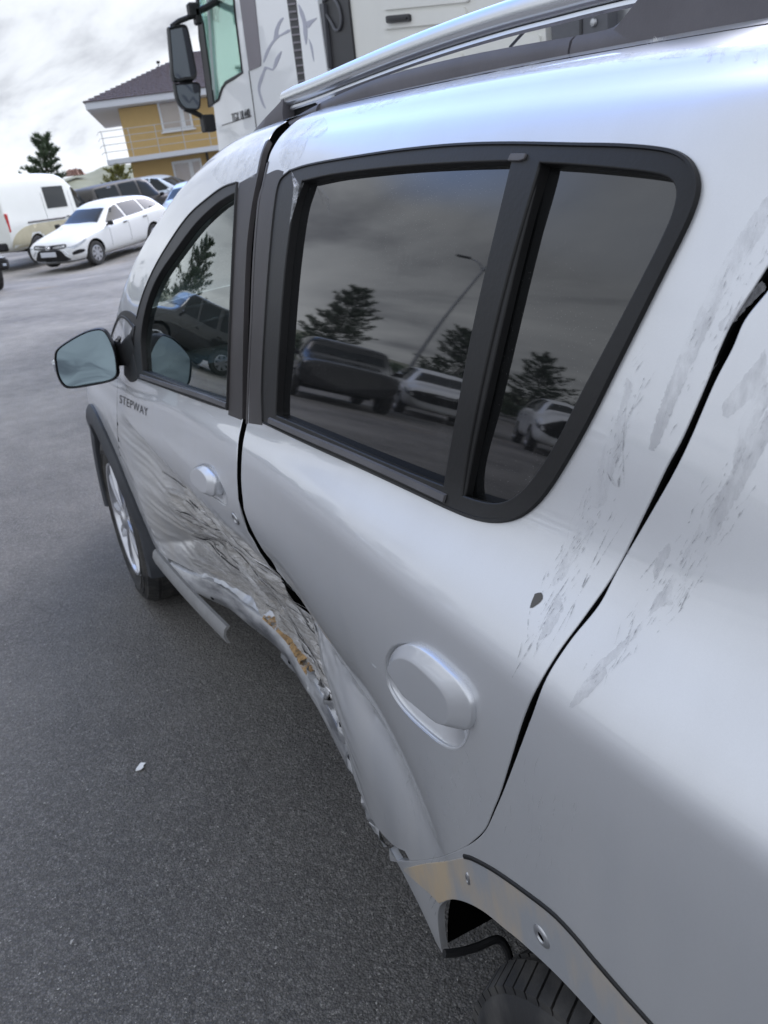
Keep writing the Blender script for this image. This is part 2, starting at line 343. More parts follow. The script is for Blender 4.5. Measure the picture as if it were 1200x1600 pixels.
def inpoly(P, poly):
    P = np.asarray(P); poly = np.asarray(poly); x, y = P[:, 0], P[:, 1]; r = np.zeros(len(P), bool); n = len(poly)
    for i in range(n):
        x1, y1 = poly[i]; x2, y2 = poly[(i+1) % n]
        c = (y1 > y) != (y2 > y)
        with np.errstate(divide='ignore', invalid='ignore'): r ^= c & (x < (x2-x1)*(y-y1)/(y2-y1+1e-30)+x1)
    return r
def cr(P, n=8):
    """catmull-rom through open polyline P, n samples per span (end included)"""
    P = np.asarray(P, float)
    if len(P) < 3: return np.array([P[0]+(P[-1]-P[0])*t for t in np.linspace(0, 1, n+1)])
    Q = np.vstack([2*P[0]-P[1], P, 2*P[-1]-P[-2]]); out = []
    for i in range(len(P)-1):
        p0, p1, p2, p3 = Q[i:i+4]
        for t in np.arange(n)/n: out.append(.5*(2*p1+(p2-p0)*t+(2*p0-5*p1+4*p2-p3)*t*t+(3*p1-p0-3*p2+p3)*t**3))
    out.append(P[-1]); return np.array(out)
def outline(*segs, n=8):
    o = []
    for s_ in segs:
        c_ = cr(s_, n)
        if o and np.abs(c_[0]-o[-1]).max() < 1e-6: c_ = c_[1:]
        o += list(c_)
    if np.abs(o[0]-o[-1]).max() < 1e-6: o = o[:-1]
    return np.array(o)
def resample(P, d, scale=(1, 1)):
    P = np.asarray(P, float); Q = np.vstack([P, P[:1]]); s_ = np.hypot(*(np.diff(Q, axis=0)*scale).T); out = []
    for i in range(len(P)):
        k = max(1, int(round(s_[i]/d)))
        for j in range(k): out.append(Q[i]+(Q[i+1]-Q[i])*j/k)
    # drop near duplicates
    r = [out[0]]
    for p in out[1:]:
        if np.hypot(*((p-r[-1])*scale)) > d*.35: r.append(p)
    return np.array(r)
def tri2d(outer, holes, sp, jit=0):
    """triangulate polygon with holes, interior grid spacing sp -> verts, tris, n_boundary loops"""
    loops = [outer]+list(holes); V = []; E = []
    for lp in loops:
        k = len(V); V += [tuple(p) for p in lp]; E += [(k+i, k+(i+1) % len(lp)) for i in range(len(lp))]
    nb = len(V); B = np.array(V); lo, hi = outer.min(0), outer.max(0)
    xs = np.arange(lo[0], hi[0]+sp, sp); ys = np.arange(lo[1], hi[1]+sp, sp*.866)
    g = np.array([(x+(sp/2 if j % 2 else 0), y) for j, y in enumerate(ys) for x in xs])
    if len(g):
        ok = inpoly(g, outer)
        for h in holes: ok &= ~inpoly(g, h)
        g = g[ok]
        if len(g):
            dmin = np.full(len(g), 9e9)
            for i in range(0, len(B), 64):
                dmin = np.minimum(dmin, (((g[:, None]-B[None, i:i+64])**2).sum(-1)).min(1))
            g = g[dmin > (sp*.55)**2]
    P = [Vector(v) for v in V]+[Vector(v) for v in g]
    vo, eo, fo, ov, oe, of = delaunay_2d_cdt(P, E, [], 0, 1e-7)
    VV = np.array([tuple(v) for v in vo]); Fc = np.array([f for f in fo if len(f) == 3])
    cen = VV[Fc].mean(1); ok = inpoly(cen, outer)
    for h in holes: ok &= ~inpoly(cen, h)
    mp = {}
    for i, o_ in enumerate(ov):
        for q in o_: mp.setdefault(q, i)
    lp2 = []; k = 0
    for lp in loops: lp2.append([mp[k+i] for i in range(len(lp))]); k += len(lp)
    Fc = Fc[ok]
    return VV, Fc, lp2
# ------------------------------------------------------------------ body side surface of the damaged car: point(x, v), v runs from the sill (0) to the roof centre line (14)
def pchip(xk, yk, x):
    xk = np.asarray(xk, float); yk = np.asarray(yk, float); x = np.clip(x, xk[0], xk[-1])
    h = np.diff(xk); d = np.diff(yk)/h; m = np.zeros_like(yk); m[0] = d[0]; m[-1] = d[-1]
    for i in range(1, len(xk)-1):
        if d[i-1]*d[i] > 0:
            w1 = 2*h[i]+h[i-1]; w2 = h[i]+2*h[i-1]; m[i] = (w1+w2)/(w1/d[i-1]+w2/d[i])
    i = np.clip(np.searchsorted(xk, x)-1, 0, len(h)-1); t = (x-xk[i])/h[i]
    return (1+2*t)*(1-t)**2*yk[i]+t*(1-t)**2*h[i]*m[i]+t*t*(3-2*t)*yk[i+1]+t*t*(t-1)*h[i]*m[i+1]
DX, DV = .005, .025
GX = np.arange(-1.0, 3.5601, DX); GV = np.arange(0, 14.0001, DV)
def sm(A, s_, ax):
    r = int(3*s_); k = np.exp(-.5*(np.arange(-r, r+1)/s_)**2); k /= k.sum()
    A = np.moveaxis(A, ax, -1); Pd = np.concatenate([2*A[..., :1]-A[..., r:0:-1], A, 2*A[..., -1:]-A[..., -2:-r-2:-1]], -1)
    return np.moveaxis(sum(k[j]*Pd[..., j:j+A.shape[-1]] for j in range(2*r+1)), -1, ax)
def base_grid():
    x = GX
    W = pchip([-1, -.85, -.6, -.3, 0, 1.8, 2.3, 2.7, 3.0, 3.2, 3.4, 3.56], [.74, .86, .955, .985, 1, 1, .992, .975, .935, .87, .70, .45], x)
    st = [-.6, 0, .4, .84, 1.3, 1.9, 2.4, 3.0, 3.5]
    z5 = pchip(st, [.985, .985, .98, .96, .93, .865, .84, .76, .6], x); y5 = pchip(st, [.878, .878, .876, .868, .865, .862, .858, .85, .82], x)
    z6 = pchip(st, [1.035, 1.035, 1.035, 1.015, .985, .91, .885, .80, .64], x); y6 = pchip(st, [.868, .868, .867, .857, .852, .850, .845, .82, .78], x)
    zb = pchip(st, [1.125, 1.12, 1.10, 1.065, 1.03, .95, .93, .84, .68], x); yb = pchip(st, [.806, .812, .818, .829, .836, .836, .80, .74, .70], x)
    zt = pchip([-.95, -.6, 0, .5, .9, 1.25, 1.55, 1.8, 2.05, 2.3, 2.45, 3.0, 3.5], [1.365, 1.405, 1.435, 1.452, 1.457, 1.45, 1.412, 1.325, 1.19, 1.03, .96, .86, .70], x)
    Z = []; Y = []
    for z, y in ((.22, .775), (.32, .818), (.50, .848), (.72, .868), (.88, .877)): Z.append(z*np.ones_like(x)); Y.append(y*np.ones_like(x))
    for k in range(5): Z[k] = .22+(Z[k]-.22)*np.minimum(1, (z5-.28)/.66)
    Z += [z5, z6, zb]; Y += [y5, y6, yb]; zt = np.maximum(zt, zb+.015)
    for fr in (.33, .66, 1.0):
        dz = (zt-zb)*fr; Z.append(zb+dz); a = np.radians(9+9*sstep(.02, -.25, x)); k = np.radians(44-16*sstep(.02, -.25, x)); Y.append(yb-(np.log(np.cos(a))-np.log(np.cos(a+k*dz)))/k)
    y10, z10 = Y[10], Z[10]
    for a, b in ((.055, .037), (.13, .066), (.42, .105), (1.0, .13)): Y.append(y10*(1-a)); Z.append(z10+b)
    Y = np.array(Y)*W; Z = np.array(Z)
    def crg(K):
        P = np.vstack([2*K[0]-K[1], K, 2*K[-1]-K[-2]]); out = []
        for v in GV:
            i = min(int(v+1e-9), 13); t = v-i; p0, p1, p2, p3 = P[i], P[i+1], P[i+2], P[i+3]
            out.append(.5*((2*p1)+(-p0+p2)*t+(2*p0-5*p1+4*p2-p3)*t*t+(-p0+3*p1-3*p2+p3)*t**3))
        return np.array(out).T
    Yg, Zg = crg(Y), crg(Z); Yg[:, -1] = 0
    return sm(sm(Yg, 7, 1), 10, 0), sm(sm(Zg, 7, 1), 10, 0)
def vnoise(X, Z, sc, oct=4, seed=0, ridged=False):
    """value-noise fBm on arrays"""
    r = np.random.default_rng(seed); T = r.random((64, 64)); out = 0; amp = 1; tot = 0
    for o in range(oct):
        a = X*sc*2**o+o*7.3; b = Z*sc*2**o+o*3.1; i = np.floor(a).astype(int); j = np.floor(b).astype(int); s = a-i; t = b-j
        s = s*s*(3-2*s); t = t*t*(3-2*t)
        n = T[i % 64, j % 64]*(1-s)*(1-t)+T[(i+1) % 64, j % 64]*s*(1-t)+T[i % 64, (j+1) % 64]*(1-s)*t+T[(i+1) % 64, (j+1) % 64]*s*t
        if ridged: n = 1-np.abs(2*n-1)
        out = out+n*amp; tot += amp; amp *= .5
    return out/tot-.5
def sstep(a, b, x): t = np.clip((x-a)/(b-a), 0, 1); return t*t*(3-2*t)
def gz(x, s1, s2=None): s2 = s2 or s1; return np.exp(-(np.where(x < 0, x/s1, x/s2))**2)
def dent(X, Z):
    """inward push in metres and a 0..1 damage amount"""
    A = pchip([.25, .45, .62, .73, .84, .92, 1.04, 1.17, 1.31, 1.49, 1.65, 1.81, 2.0], [0, .016, .034, .058, .095, .108, .125, .137, .150, .135, .112, .062, 0], X)
    Zs = Z+.055*sstep(.90, 1.08, X)*sstep(.62, .80, Z)
    Pz = pchip([.20, .25, .36, .45, .50, .55, .60, .66, .73, .80, .90, .96], [.86, .88, .94, .99, .95, .82, .68, .52, .38, .22, .04, 0], Zs)
    D = A*Pz                                                     # crush at the foot of the centre pillar
    # rear door: crease running back from the pillar foot to the lower rear corner
    s = (X-.22)/(.62-.22); zc = .63+.055*np.clip(s, 0, 1.3)
    D += .050*sstep(-.1, .75, s)*(1-sstep(1.3, 2.0, s))*np.exp(-np.sqrt((Z-zc)**2+.0002)/np.where(Z > zc, .12, .075))
    # front door: skin folded in below a line from the mirror to the handle
    zf = np.interp(X, [1.0, 1.15, 1.35, 1.6, 2.0], [.72, .76, .82, .845, .86])
    w_ = sstep(.72, 1.05, X)*(1-sstep(1.85, 2.06, X))
    D += .040*w_*sstep(0, .06, zf-Z)*(1-sstep(.10, .28, zf-Z))
    zf2 = np.interp(X, [.95, 1.3, 1.7, 2.0], [.60, .60, .50, .42]); D += .035*w_*np.exp(-np.abs(Z-zf2)/.045)
    dm = gz(X-1.20, .48, .58)*gz(Z-.52, .30, .33); dm = np.clip(dm*1.45, 0, 1)*(1-sstep(.80, .86, Z))*sstep(.55, .80, X)
    Ds = D.copy()
    xr = X*math.cos(.4)+Z*math.sin(.4); zr = -X*math.sin(.4)+Z*math.cos(.4)
    D += dm*(.034*vnoise(xr*.5, zr*1.8, 7, 4, 3, True)+.020*vnoise(xr*.22, zr*1.7, 24, 2, 8, True)+.006*vnoise(xr*.3, zr*1.7, 60, 2, 9, True))
    D += .006*vnoise(X, Z, 3.0, 3, 5)*gz(X-.8, .5, .9)*sstep(1.05, .8, Z)
    return D, dm, Ds
class Surf:
    def __init__(s, Yg, Zg, dam=None):
        s.Y, s.Z, s.D = Yg, Zg, dam
        X = np.stack([np.repeat(GX[:, None], len(GV), 1), Yg, Zg], -1); s.X = X
        n = np.cross(np.gradient(X, axis=1), np.gradient(X, axis=0)); n /= np.linalg.norm(n, axis=-1, keepdims=True)+1e-12
        s.N = n; s.px = proj(X); s.ok = (((C-X)*n).sum(-1) > 0) & ((X-C)@F > .05)
    def _l(s, A, x, v):
        i = np.clip((x-GX[0])/DX, 0, len(GX)-1.001); j = np.clip(v/DV, 0, len(GV)-1.001); a = i.astype(int); b = j.astype(int); p = i-a; q = j-b
        if A.ndim == 3: p = p[..., None]; q = q[..., None]
        return A[a, b]*(1-p)*(1-q)+A[a+1, b]*p*(1-q)+A[a, b+1]*(1-p)*q+A[a+1, b+1]*p*q
    def pt(s, x, v, off=0):
        x = np.asarray(x, float); v = np.asarray(v, float); P = np.stack([x, s._l(s.Y, x, v), s._l(s.Z, x, v)], -1)
        return P+off*s.nrm(x, v)
    def nrm(s, x, v):
        n = s._l(s.N, np.asarray(x, float), np.asarray(v, float)); return n/np.linalg.norm(n, axis=-1, keepdims=True)
    def dmg(s, x, v): return s._l(s.D, np.asarray(x, float), np.asarray(v, float))
    def back(s, uv, vmax=12.6, off=0.0):
        """pixel -> (x, v) on the surface"""
        uv = np.atleast_2d(np.asarray(uv, float)); jm = int(vmax/DV); st = 3
        px = s.px[::st, :jm:st].reshape(-1, 2); ok = s.ok[::st, :jm:st].ravel(); idx = np.where(ok)[0]; pp = px[idx]; nv = len(range(0, jm, st))
        xs, vv = [], []
        for q in uv:
            k = idx[np.argmin(((pp-q)**2).sum(1))]; xs.append(GX[(k//nv)*st]); vv.append(GV[(k % nv)*st])
        x = np.array(xs); v = np.array(vv)
        for _ in range(14):
            p = proj(s.pt(x, v, off)); hx, hv = .004, .02
            a = (proj(s.pt(x+hx, v, off))-p)/hx; b = (proj(s.pt(x, v+hv, off))-p)/hv; e = uv-p
            det = a[:, 0]*b[:, 1]-a[:, 1]*b[:, 0]; det = np.where(np.abs(det) < 1e-3, 1e-3, det)
            ddx = (e[:, 0]*b[:, 1]-e[:, 1]*b[:, 0])/det; ddv = (a[:, 0]*e[:, 1]-a[:, 1]*e[:, 0])/det
            x = np.clip(x+np.clip(ddx, -.02, .02), GX[0], GX[-1]); v = np.clip(v+np.clip(ddv, -.15, .15), 0, vmax)
        return np.stack([x, v], -1)
_Y, _Z = base_grid()
SB = Surf(_Y, _Z)                                   # straight body (roof, right-hand side)
_D, _M, _Ds = dent(np.repeat(GX[:, None], len(GV), 1), _Z)
_fade = 1-sstep(6.2, 7.4, GV)[None, :]
SD = Surf(_Y-_D*_fade, _Z, _M*_fade)                # left side, pushed in
def glass_surf(Y, Z):
    """side-glass surface: the greenhouse carried straight on past the belt and the roof curve"""
    Y = Y.copy(); j0, j1 = int(round(7.9/DV)), int(round(9.3/DV))
    for j, dj, rg in ((j0, 1, range(0, j0)), (j1, -1, range(j1+1, Y.shape[1]))):
        q = j+8*dj; s_ = (Y[:, q]-Y[:, j])/(Z[:, q]-Z[:, j]+1e-9); k_ = .35
        for i in rg: dz = Z[:, i]-Z[:, j]; Y[:, i] = Y[:, j]+s_*dz-k_*dz*dz
    return Surf(Y, Z)
SG = glass_surf(_Y, _Z)
SS = Surf(_Y-_Ds*_fade, _Z)                          # same push without the fine crumples
_i = np.argmin(np.abs(GX-.5)); _arc = np.concatenate([[0], np.cumsum(np.hypot(np.diff(_Y[_i]), np.diff(_Z[_i])))])
def v2w(v): return np.interp(v, GV, _arc)
def w2v(w_): return np.interp(w_, _arc, GV)
def z2v(x, z):
    """v at station x where the surface has height z (below the roof)"""
    x = np.atleast_1d(x); z = np.broadcast_to(np.atleast_1d(z), x.shape)
    i = np.clip(((x-GX[0])/DX).round().astype(int), 0, len(GX)-1); return np.array([np.interp(zz, _Z[a], GV) for a, zz in zip(i, z)])
def xz(P):
    P = np.asarray(P, float); return np.stack([P[:, 0], z2v(P[:, 0], P[:, 1])], -1)
def panel(name, out, holes=(), mat='silver_paint', parent=None, sp=.014, bd=.008, off=0.0, thick=.012, rad=.0016, surf=None, mirror=False, flange=True):
    surf = surf or SD
    tom = lambda P: np.stack([np.asarray(P)[:, 0], v2w(np.asarray(P)[:, 1])], -1)
    lo = [resample(tom(out), bd)]+[resample(tom(h), bd) for h in holes]
    V2, Fc, loops = tri2d(lo[0], lo[1:], sp)
    x = V2[:, 0]; v = w2v(V2[:, 1]); n = surf.nrm(x, v); P = surf.pt(x, v)+off*n
    # make faces point outward
    a = P[Fc[:, 0]]; fn = np.cross(P[Fc[:, 1]]-a, P[Fc[:, 2]]-a)
    flip = (fn*n[Fc[:, 0]]).sum(1) < 0; Fc[flip] = Fc[flip][:, ::-1]
    V = list(P); NN = list(n); FF = [tuple(f) for f in Fc]; dm = list(surf.dmg(x, v)) if surf.D is not None else [0]*len(x)
    if flange:
        used = set(Fc.ravel().tolist())
        for lp in loops:
            lp = [i for i in lp if i in used]; m = len(lp)
            if m < 3: continue
            PP = P[lp]; tg = np.roll(PP, -1, 0)-np.roll(PP, 1, 0); tg /= np.linalg.norm(tg, axis=1, keepdims=True)+1e-9
            nn_ = n[lp]; b = np.cross(tg, nn_); b /= np.linalg.norm(b, axis=1, keepdims=True)+1e-9
            # orient b away from the panel
            cen2 = V2[lp]; t2 = np.roll(cen2, -1, 0)-np.roll(cen2, 1, 0); o2 = np.stack([t2[:, 1], -t2[:, 0]], -1); o2 /= np.linalg.norm(o2, axis=1, keepdims=True)+1e-9
            tst = inpoly(cen2+o2*.0015, lo[0])
            for h in lo[1:]: tst &= ~inpoly(cen2+o2*.0015, h)
            s2 = -1 if tst.mean() > .5 else 1
            q0 = tom(np.stack([x[lp], v[lp]], -1)); eps = .002
            q1 = surf.pt(x[lp]+o2[:, 0]*s2*eps, w2v(V2[lp][:, 1]+o2[:, 1]*s2*eps))-surf.pt(x[lp], v[lp])
            sg = np.sign((q1*b).sum(1).mean()) or 1; b = b*sg
            k = len(V)
            V += list(PP+b*rad*.7-nn_*rad*.3); NN += list((b+nn_)/1.414)
            V += list(PP+b*rad-nn_*rad*1.2); NN += list(b)
            V += list(PP+b*rad*.6-nn_*thick); NN += list(b); dm += [dm[i] for i in lp]*3
            for j in range(m):
                j2 = (j+1) % m
                for (r0, r1) in ((None, 0), (0, 1), (1, 2)):
                    A = lp[j] if r0 is None else k+r0*m+j; B = lp[j2] if r0 is None else k+r0*m+j2; Cc = k+r1*m+j2; Dd = k+r1*m+j
                    va, vb, vc = map(np.array, (V[A], V[B], V[Dd])); fn = np.cross(vb-va, vc-va)
                    FF.append((A, B, Cc, Dd) if fn@(b[j]+nn_[j]*.3) > 0 else (A, Dd, Cc, B))
    V = np.array(V); NN = np.array(NN)
    if mirror: V[:, 1] *= -1; NN[:, 1] *= -1; FF = [f[::-1] for f in FF]
    o = mk(name, V, FF, mat, parent, True, NN)
    if surf.D is not None and max(dm) > .01 and mat == 'silver_scraped':
        at = o.data.attributes.new('damage', 'FLOAT', 'POINT'); at.data.foreach_set('value', [float(q) for q in dm])
    return o
def sweep(name, path, prof, mat, parent=None, closed=False, surf=None, mirror=False, smooth_edge=50, taper=None):
    """path (x,v) list; prof = [(sideways, outward)] in metres"""
    surf = surf or SD; P2 = np.asarray(path, float); P = surf.pt(P2[:, 0], P2[:, 1]); n = surf.nrm(P2[:, 0], P2[:, 1])
    if closed: tg = np.roll(P, -1, 0)-np.roll(P, 1, 0)
    else: tg = np.gradient(P, axis=0)
    tg /= np.linalg.norm(tg, axis=1, keepdims=True)+1e-12; b = np.cross(n, tg); b /= np.linalg.norm(b, axis=1, keepdims=True)
    m = len(prof); V = []; Fc = []
    for i in range(len(P)):
        tp = 1 if taper is None else taper[i]
        for (s_, o_) in prof: V.append(P[i]+b[i]*s_*tp+n[i]*o_)
    K = len(P)
    for i in range(K if closed else K-1):
        i2 = (i+1) % K
        for j in range(m): j2 = (j+1) % m; Fc.append((i*m+j, i*m+j2, i2*m+j2, i2*m+j))
    if not closed: Fc += [tuple(range(m)), tuple(range((K-1)*m, K*m))[::-1]]
    if mirror: V = [(v[0], -v[1], v[2]) for v in V]
    mb = MB(); mb.V = [tuple(v) for v in V]; mb.F = Fc
    return mb.build(name, mat, parent, True, smooth_edge)
def bp(*segs, n=8, off=0.0, surf=None):
    """outline given in photograph pixels, smoothed, then carried onto the body surface"""
    return (surf or SD).back(outline(*segs, n=n), off=off)
def plane_xv(P, c_px):
    """pixels -> (x, v) through the tangent plane at one surface pixel (for small fittings)"""
    q = SD.back([c_px])[0]; p0 = SD.pt(*q); n0 = SD.nrm(*q); o = []
    for px, py in P: d = ray(px, py); X = C+d*(((p0-C)@n0)/(d@n0)); o.append(X)
    o = np.array(o); return np.stack([o[:, 0], z2v(o[:, 0], o[:, 2])], -1)
def prj(P, closed=False, n=8): return SD.back(cr(P, n))
# ------------------------------------------------------------------ ground
def gh(x, y):
    """ground height: level round the car, the far yard climbs gently ahead and to the right"""
    x = np.asarray(x, float); y = np.asarray(y, float)
    q = sstep(9, 19, x)*(.105*np.clip(-(y+4.1), -2.0, 5)+.01)-.27*sstep(17, 24, x)*sstep(14, 4, y)+.07*np.clip(x-44, 0, 22)*sstep(26, 4, y)
    return q*(1-sstep(90, 200, x))
def axis(lo, hi, fine, coarse, a, b):
    v = [lo]
    while v[-1] < hi: v.append(v[-1]+(fine if a <= v[-1] < b else min(coarse*(1+.5*min(abs(v[-1]-a), abs(v[-1]-b))), 60)))
    return np.array(v)
gx = axis(-400, 900, 1.0, 1.0, -4, 40); gy = axis(-700, 700, 1.0, 1.0, -20, 20)
XX, YY = np.meshgrid(gx, gy, indexing='ij'); ZZ = gh(XX, YY)
nx, ny = XX.shape; idx = np.arange(nx*ny).reshape(nx, ny)
fc = np.stack([idx[:-1, :-1], idx[1:, :-1], idx[1:, 1:], idx[:-1, 1:]], -1).reshape(-1, 4)
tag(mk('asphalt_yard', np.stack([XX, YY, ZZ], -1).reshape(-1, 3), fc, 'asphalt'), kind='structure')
# loose grit on the asphalt next to the car
def chip(r, k=7):
    bm = bmesh.new()
    for _ in range(k): bm.verts.new((random.uniform(-1, 1)*r, random.uniform(-1, 1)*r*.8, random.uniform(0, .8)*r))
    bmesh.ops.convex_hull(bm, input=bm.verts); loose = [v for v in bm.verts if not v.link_faces]
    for v in loose: bm.verts.remove(v)
    bm.verts.index_update(); V = [tuple(v.co) for v in bm.verts]; Fc = [[v.index for v in f.verts] for f in bm.faces]; bm.free(); return V, Fc
mb = MB(); chips = [chip(1) for _ in range(12)]
for i in range(1500):
    u = random.random(); px, py = random.uniform(-60, 760), 800*u**.8+800
    d = ray(px, py); p = C+d*(-C[2]/d[2]); r = random.choice([.0013, .0018, .0022, .003])*random.uniform(.7, 1.2)
    if random.random() < .04: r *= 1.8
    V, Fc = random.choice(chips); a = random.random()*6.28
    mb.add([(p[0]+(x*math.cos(a)-y*math.sin(a))*r, p[1]+(x*math.sin(a)+y*math.cos(a))*r, z*r*.7+.0005) for x, y, z in V], Fc)
tag(mb.build('loose_grit', 'stone_chip', None, False), kind='stuff')
# torn scrap of white plastic
d = ray(220, 1200); p = C+d*(-C[2]/d[2]); mb = MB()
mb.prism([(-.015, -.008), (-.005, -.011), (.018, -.007), (.014, .010), (.003, .007), (-.003, .011), (-.012, .007)], -.0008, .0008, Matrix.Translation((p[0], p[1], .004)) @ Matrix.Rotation(-.6, 4, 'Z') @ Matrix.Rotation(R_(78), 4, 'X'))
tag(mb.build('plastic_scrap', 'paper_white', None, False), 'small torn white plastic scrap lying on the asphalt left of the silver car', 'litter')

# ------------------------------------------------------------------ the silver car
car = empty('hatchback_car', (1.25, 0, 0), 0, 'crashed silver hatchback with crumpled doors and tinted rear windows, filling the right of the photo', 'car')
bpy.context.view_layer.update()
class _P:  # children are modelled in world coordinates
    pass
def fix(o):
    return o
def adopt(o, parent):
    o.parent = parent; o.matrix_parent_inverse = parent.matrix_world.inverted(); return o
_old_link = link
def link(o, parent=None):
    col.objects.link(o)
    if parent is not None:
        o.parent = parent; r = parent
        while r.parent is not None: r = r.parent
        o.matrix_parent_inverse = r.matrix_world.inverted() if parent is r and r.name in ('hatchback_car', 'semi_truck') else Matrix()
    return o
# --- outlines in photograph pixels
gapA_l = [(447, 189), (430, 201), (418, 220), (409, 243), (403, 272), (397, 300), (391, 334), (385, 388), (381, 476), (379, 560), (378, 655)]
gapA_l2 = [(378, 655), (371, 690), (369, 740), (371, 780)]
fd_front = [(262, 872), (245, 840), (222, 800), (203, 762), (190, 725), (185, 690), (183, 640), (184, 585)]
apil = [(184, 585), (190, 527), (203, 500), (213, 467), (230, 407), (247, 377), (267, 340), (283, 310), (307, 280), (333, 257), (367, 233), (400, 213), (425, 198), (447, 189)]
seal_f_out = [[(215, 590), (210, 545), (213, 510), (222, 470), (240, 425), (266, 380), (297, 337), (330, 308), (352, 293), (372, 286)], [(372, 286), (371, 300), (366, 400), (361, 520), (357, 640)], [(357, 640), (320, 628), (270, 610), (215, 590)]]
glass_f = [[(224, 580), (221, 530), (229, 480), (246, 435), (276, 390), (306, 350), (336, 321), (355, 308), (370, 300)], [(370, 300), (366, 400), (361, 520), (357, 628)], [(357, 628), (310, 613), (265, 597), (224, 580)]]
gapA_r = [(455, 196), (437, 215), (423, 239), (417, 262), (411, 290), (404, 320), (397, 405), (393, 498), (389, 580), (386, 662)]
gapA_r2 = [(386, 662), (379, 700), (377, 750), (381, 795)]
seal_r_out = [[(413, 660), (412, 600), (417, 500), (424, 400), (432, 320), (440, 284), (456, 268)], [(456, 268), (490, 258), (560, 246), (640, 235), (720, 228), (800, 226), (900, 228), (980, 230), (1040, 236), (1070, 247), (1086, 266), (1092, 292), (1086, 322), (1070, 360), (1040, 420), (1000, 500), (960, 580), (920, 660), (880, 730), (852, 772), (826, 798), (800, 811), (770, 814), (738, 808), (700, 793), (640, 765), (560, 728), (480, 692), (413, 660)]]
glass_m = [[(432, 650), (436, 560), (442, 470), (450, 390), (460, 325), (474, 282)], [(474, 282), (520, 272), (580, 264), (640, 258), (720, 253), (804, 250)], [(804, 250), (775, 370), (745, 500), (718, 640), (696, 762)], [(696, 762), (640, 740), (560, 706), (490, 675), (432, 650)]]
glass_q = [[(846, 253), (900, 256), (980, 263), (1030, 270), (1054, 280), (1062, 300), (1056, 332), (1038, 375), (1000, 450), (950, 545), (910, 620), (880, 680), (850, 730), (826, 762), (803, 781), (778, 789), (750, 785), (722, 776)], [(722, 776), (738, 680), (765, 550), (800, 410), (846, 253)]]
gapB_l = [(1250, 330), (1215, 385), (1180, 440), (1142, 500), (1119, 549), (1102, 594), (1065, 680), (1039, 729), (1005, 800), (960, 890), (911, 961), (870, 1017), (836, 1074), (816, 1120), (796, 1184), (780, 1236), (768, 1266), (756, 1294), (736, 1314), (716, 1327), (680, 1340), (640, 1344)]
gapB_r = [(1275, 350), (1240, 400), (1204, 452), (1166, 500), (1146, 545), (1117, 601), (1080, 687), (1054, 740), (1020, 800), (967, 890), (937, 946), (892, 1002), (855, 1060), (832, 1120), (808, 1184), (788, 1236), (776, 1264), (760, 1298), (740, 1318), (715, 1331), (680, 1343), (640, 1347)]
G = {k: SD.back(cr(v, 6)) for k, v in dict(gapA_l=gapA_l, gapA_l2=gapA_l2, fd_front=fd_front, apil=apil, gapA_r=gapA_r, gapA_r2=gapA_r2, gapB_l=gapB_l, gapB_r=gapB_r).items()}
GL = -.011
SFo, SRo = bp(*seal_f_out, n=6), bp(*seal_r_out, n=6)
GFi, GMi, GQi = (bp(*q, n=6, off=GL, surf=SG) for q in (glass_f, glass_m, glass_q))
def seg(*P, n=4): return np.array([np.array(P[i])+(np.array(P[i+1])-P[i])*t for i in range(len(P)-1) for t in np.arange(n)/n]+[np.array(P[-1], float)])
def cat(*A):
    o = []
    for a in A:
        for p in a:
            if not o or abs(p[0]-o[-1][0])+abs(p[1]-o[-1][1]) > 1e-4: o.append(np.array(p, float))
    if np.abs(o[0]-o[-1]).max() < 1e-4: o.pop()
    return np.array(o)
HR_f = [(606, 1036), (608, 1026), (615, 1015), (626, 1009), (640, 1009), (654, 1015), (672, 1028), (696, 1050), (712, 1066), (724, 1084), (730, 1100), (731.6, 1116), (731, 1130), (727, 1141), (719, 1143), (706, 1139), (688, 1126), (668, 1109), (646, 1088), (628, 1066), (614, 1048)]
HR_c = [(602, 1046), (605, 1064), (612, 1082), (626, 1104), (646, 1126), (668, 1146), (688, 1162), (704, 1170), (716, 1170), (726, 1162), (733, 1144), (735, 1114), (732, 1096), (727, 1080), (714, 1062), (699, 1046), (675, 1024), (657, 1011), (640, 1005), (625, 1005), (613, 1010), (606, 1020), (602, 1032)]
HF_f = [(304.5, 741), (307.5, 732), (318, 727.5), (328.5, 733.5), (337.5, 745.5), (339.6, 759), (338, 774), (330, 774), (318, 765), (307.5, 753)]
HF_c = [(342, 750), (349.5, 768), (351, 783), (346.5, 792), (336, 784), (322, 774), (306, 759), (301, 744), (303, 732), (315, 724.5), (331, 729)]
HRc, HFc = SD.back(cr(HR_c+[HR_c[0]], 4)[:-1]), plane_xv(cr(HF_c+[HF_c[0]], 4)[:-1], (318, 748))
HRf, HFf = SD.back(cr(HR_f+[HR_f[0]], 4)[:-1], off=.009), plane_xv(cr(HF_f+[HF_f[0]], 4)[:-1], (318, 748))
# front door
lowF = xz([(.885, .86), (.872, .79), (.868, .70), (.872, .60), (.885, .50), (.90, .41), (.915, .352), (1.0, .342), (1.3, .338), (1.6, .345), (1.84, .365)])
fd = cat(G['fd_front'], G['apil'], G['gapA_l'], G['gapA_l2'], cr(lowF, 3))
front_door = panel('front_door', fd, [SFo, HFc], 'silver_scraped', car, sp=.009)
front_door['label'] = 'crumpled scraped front door'
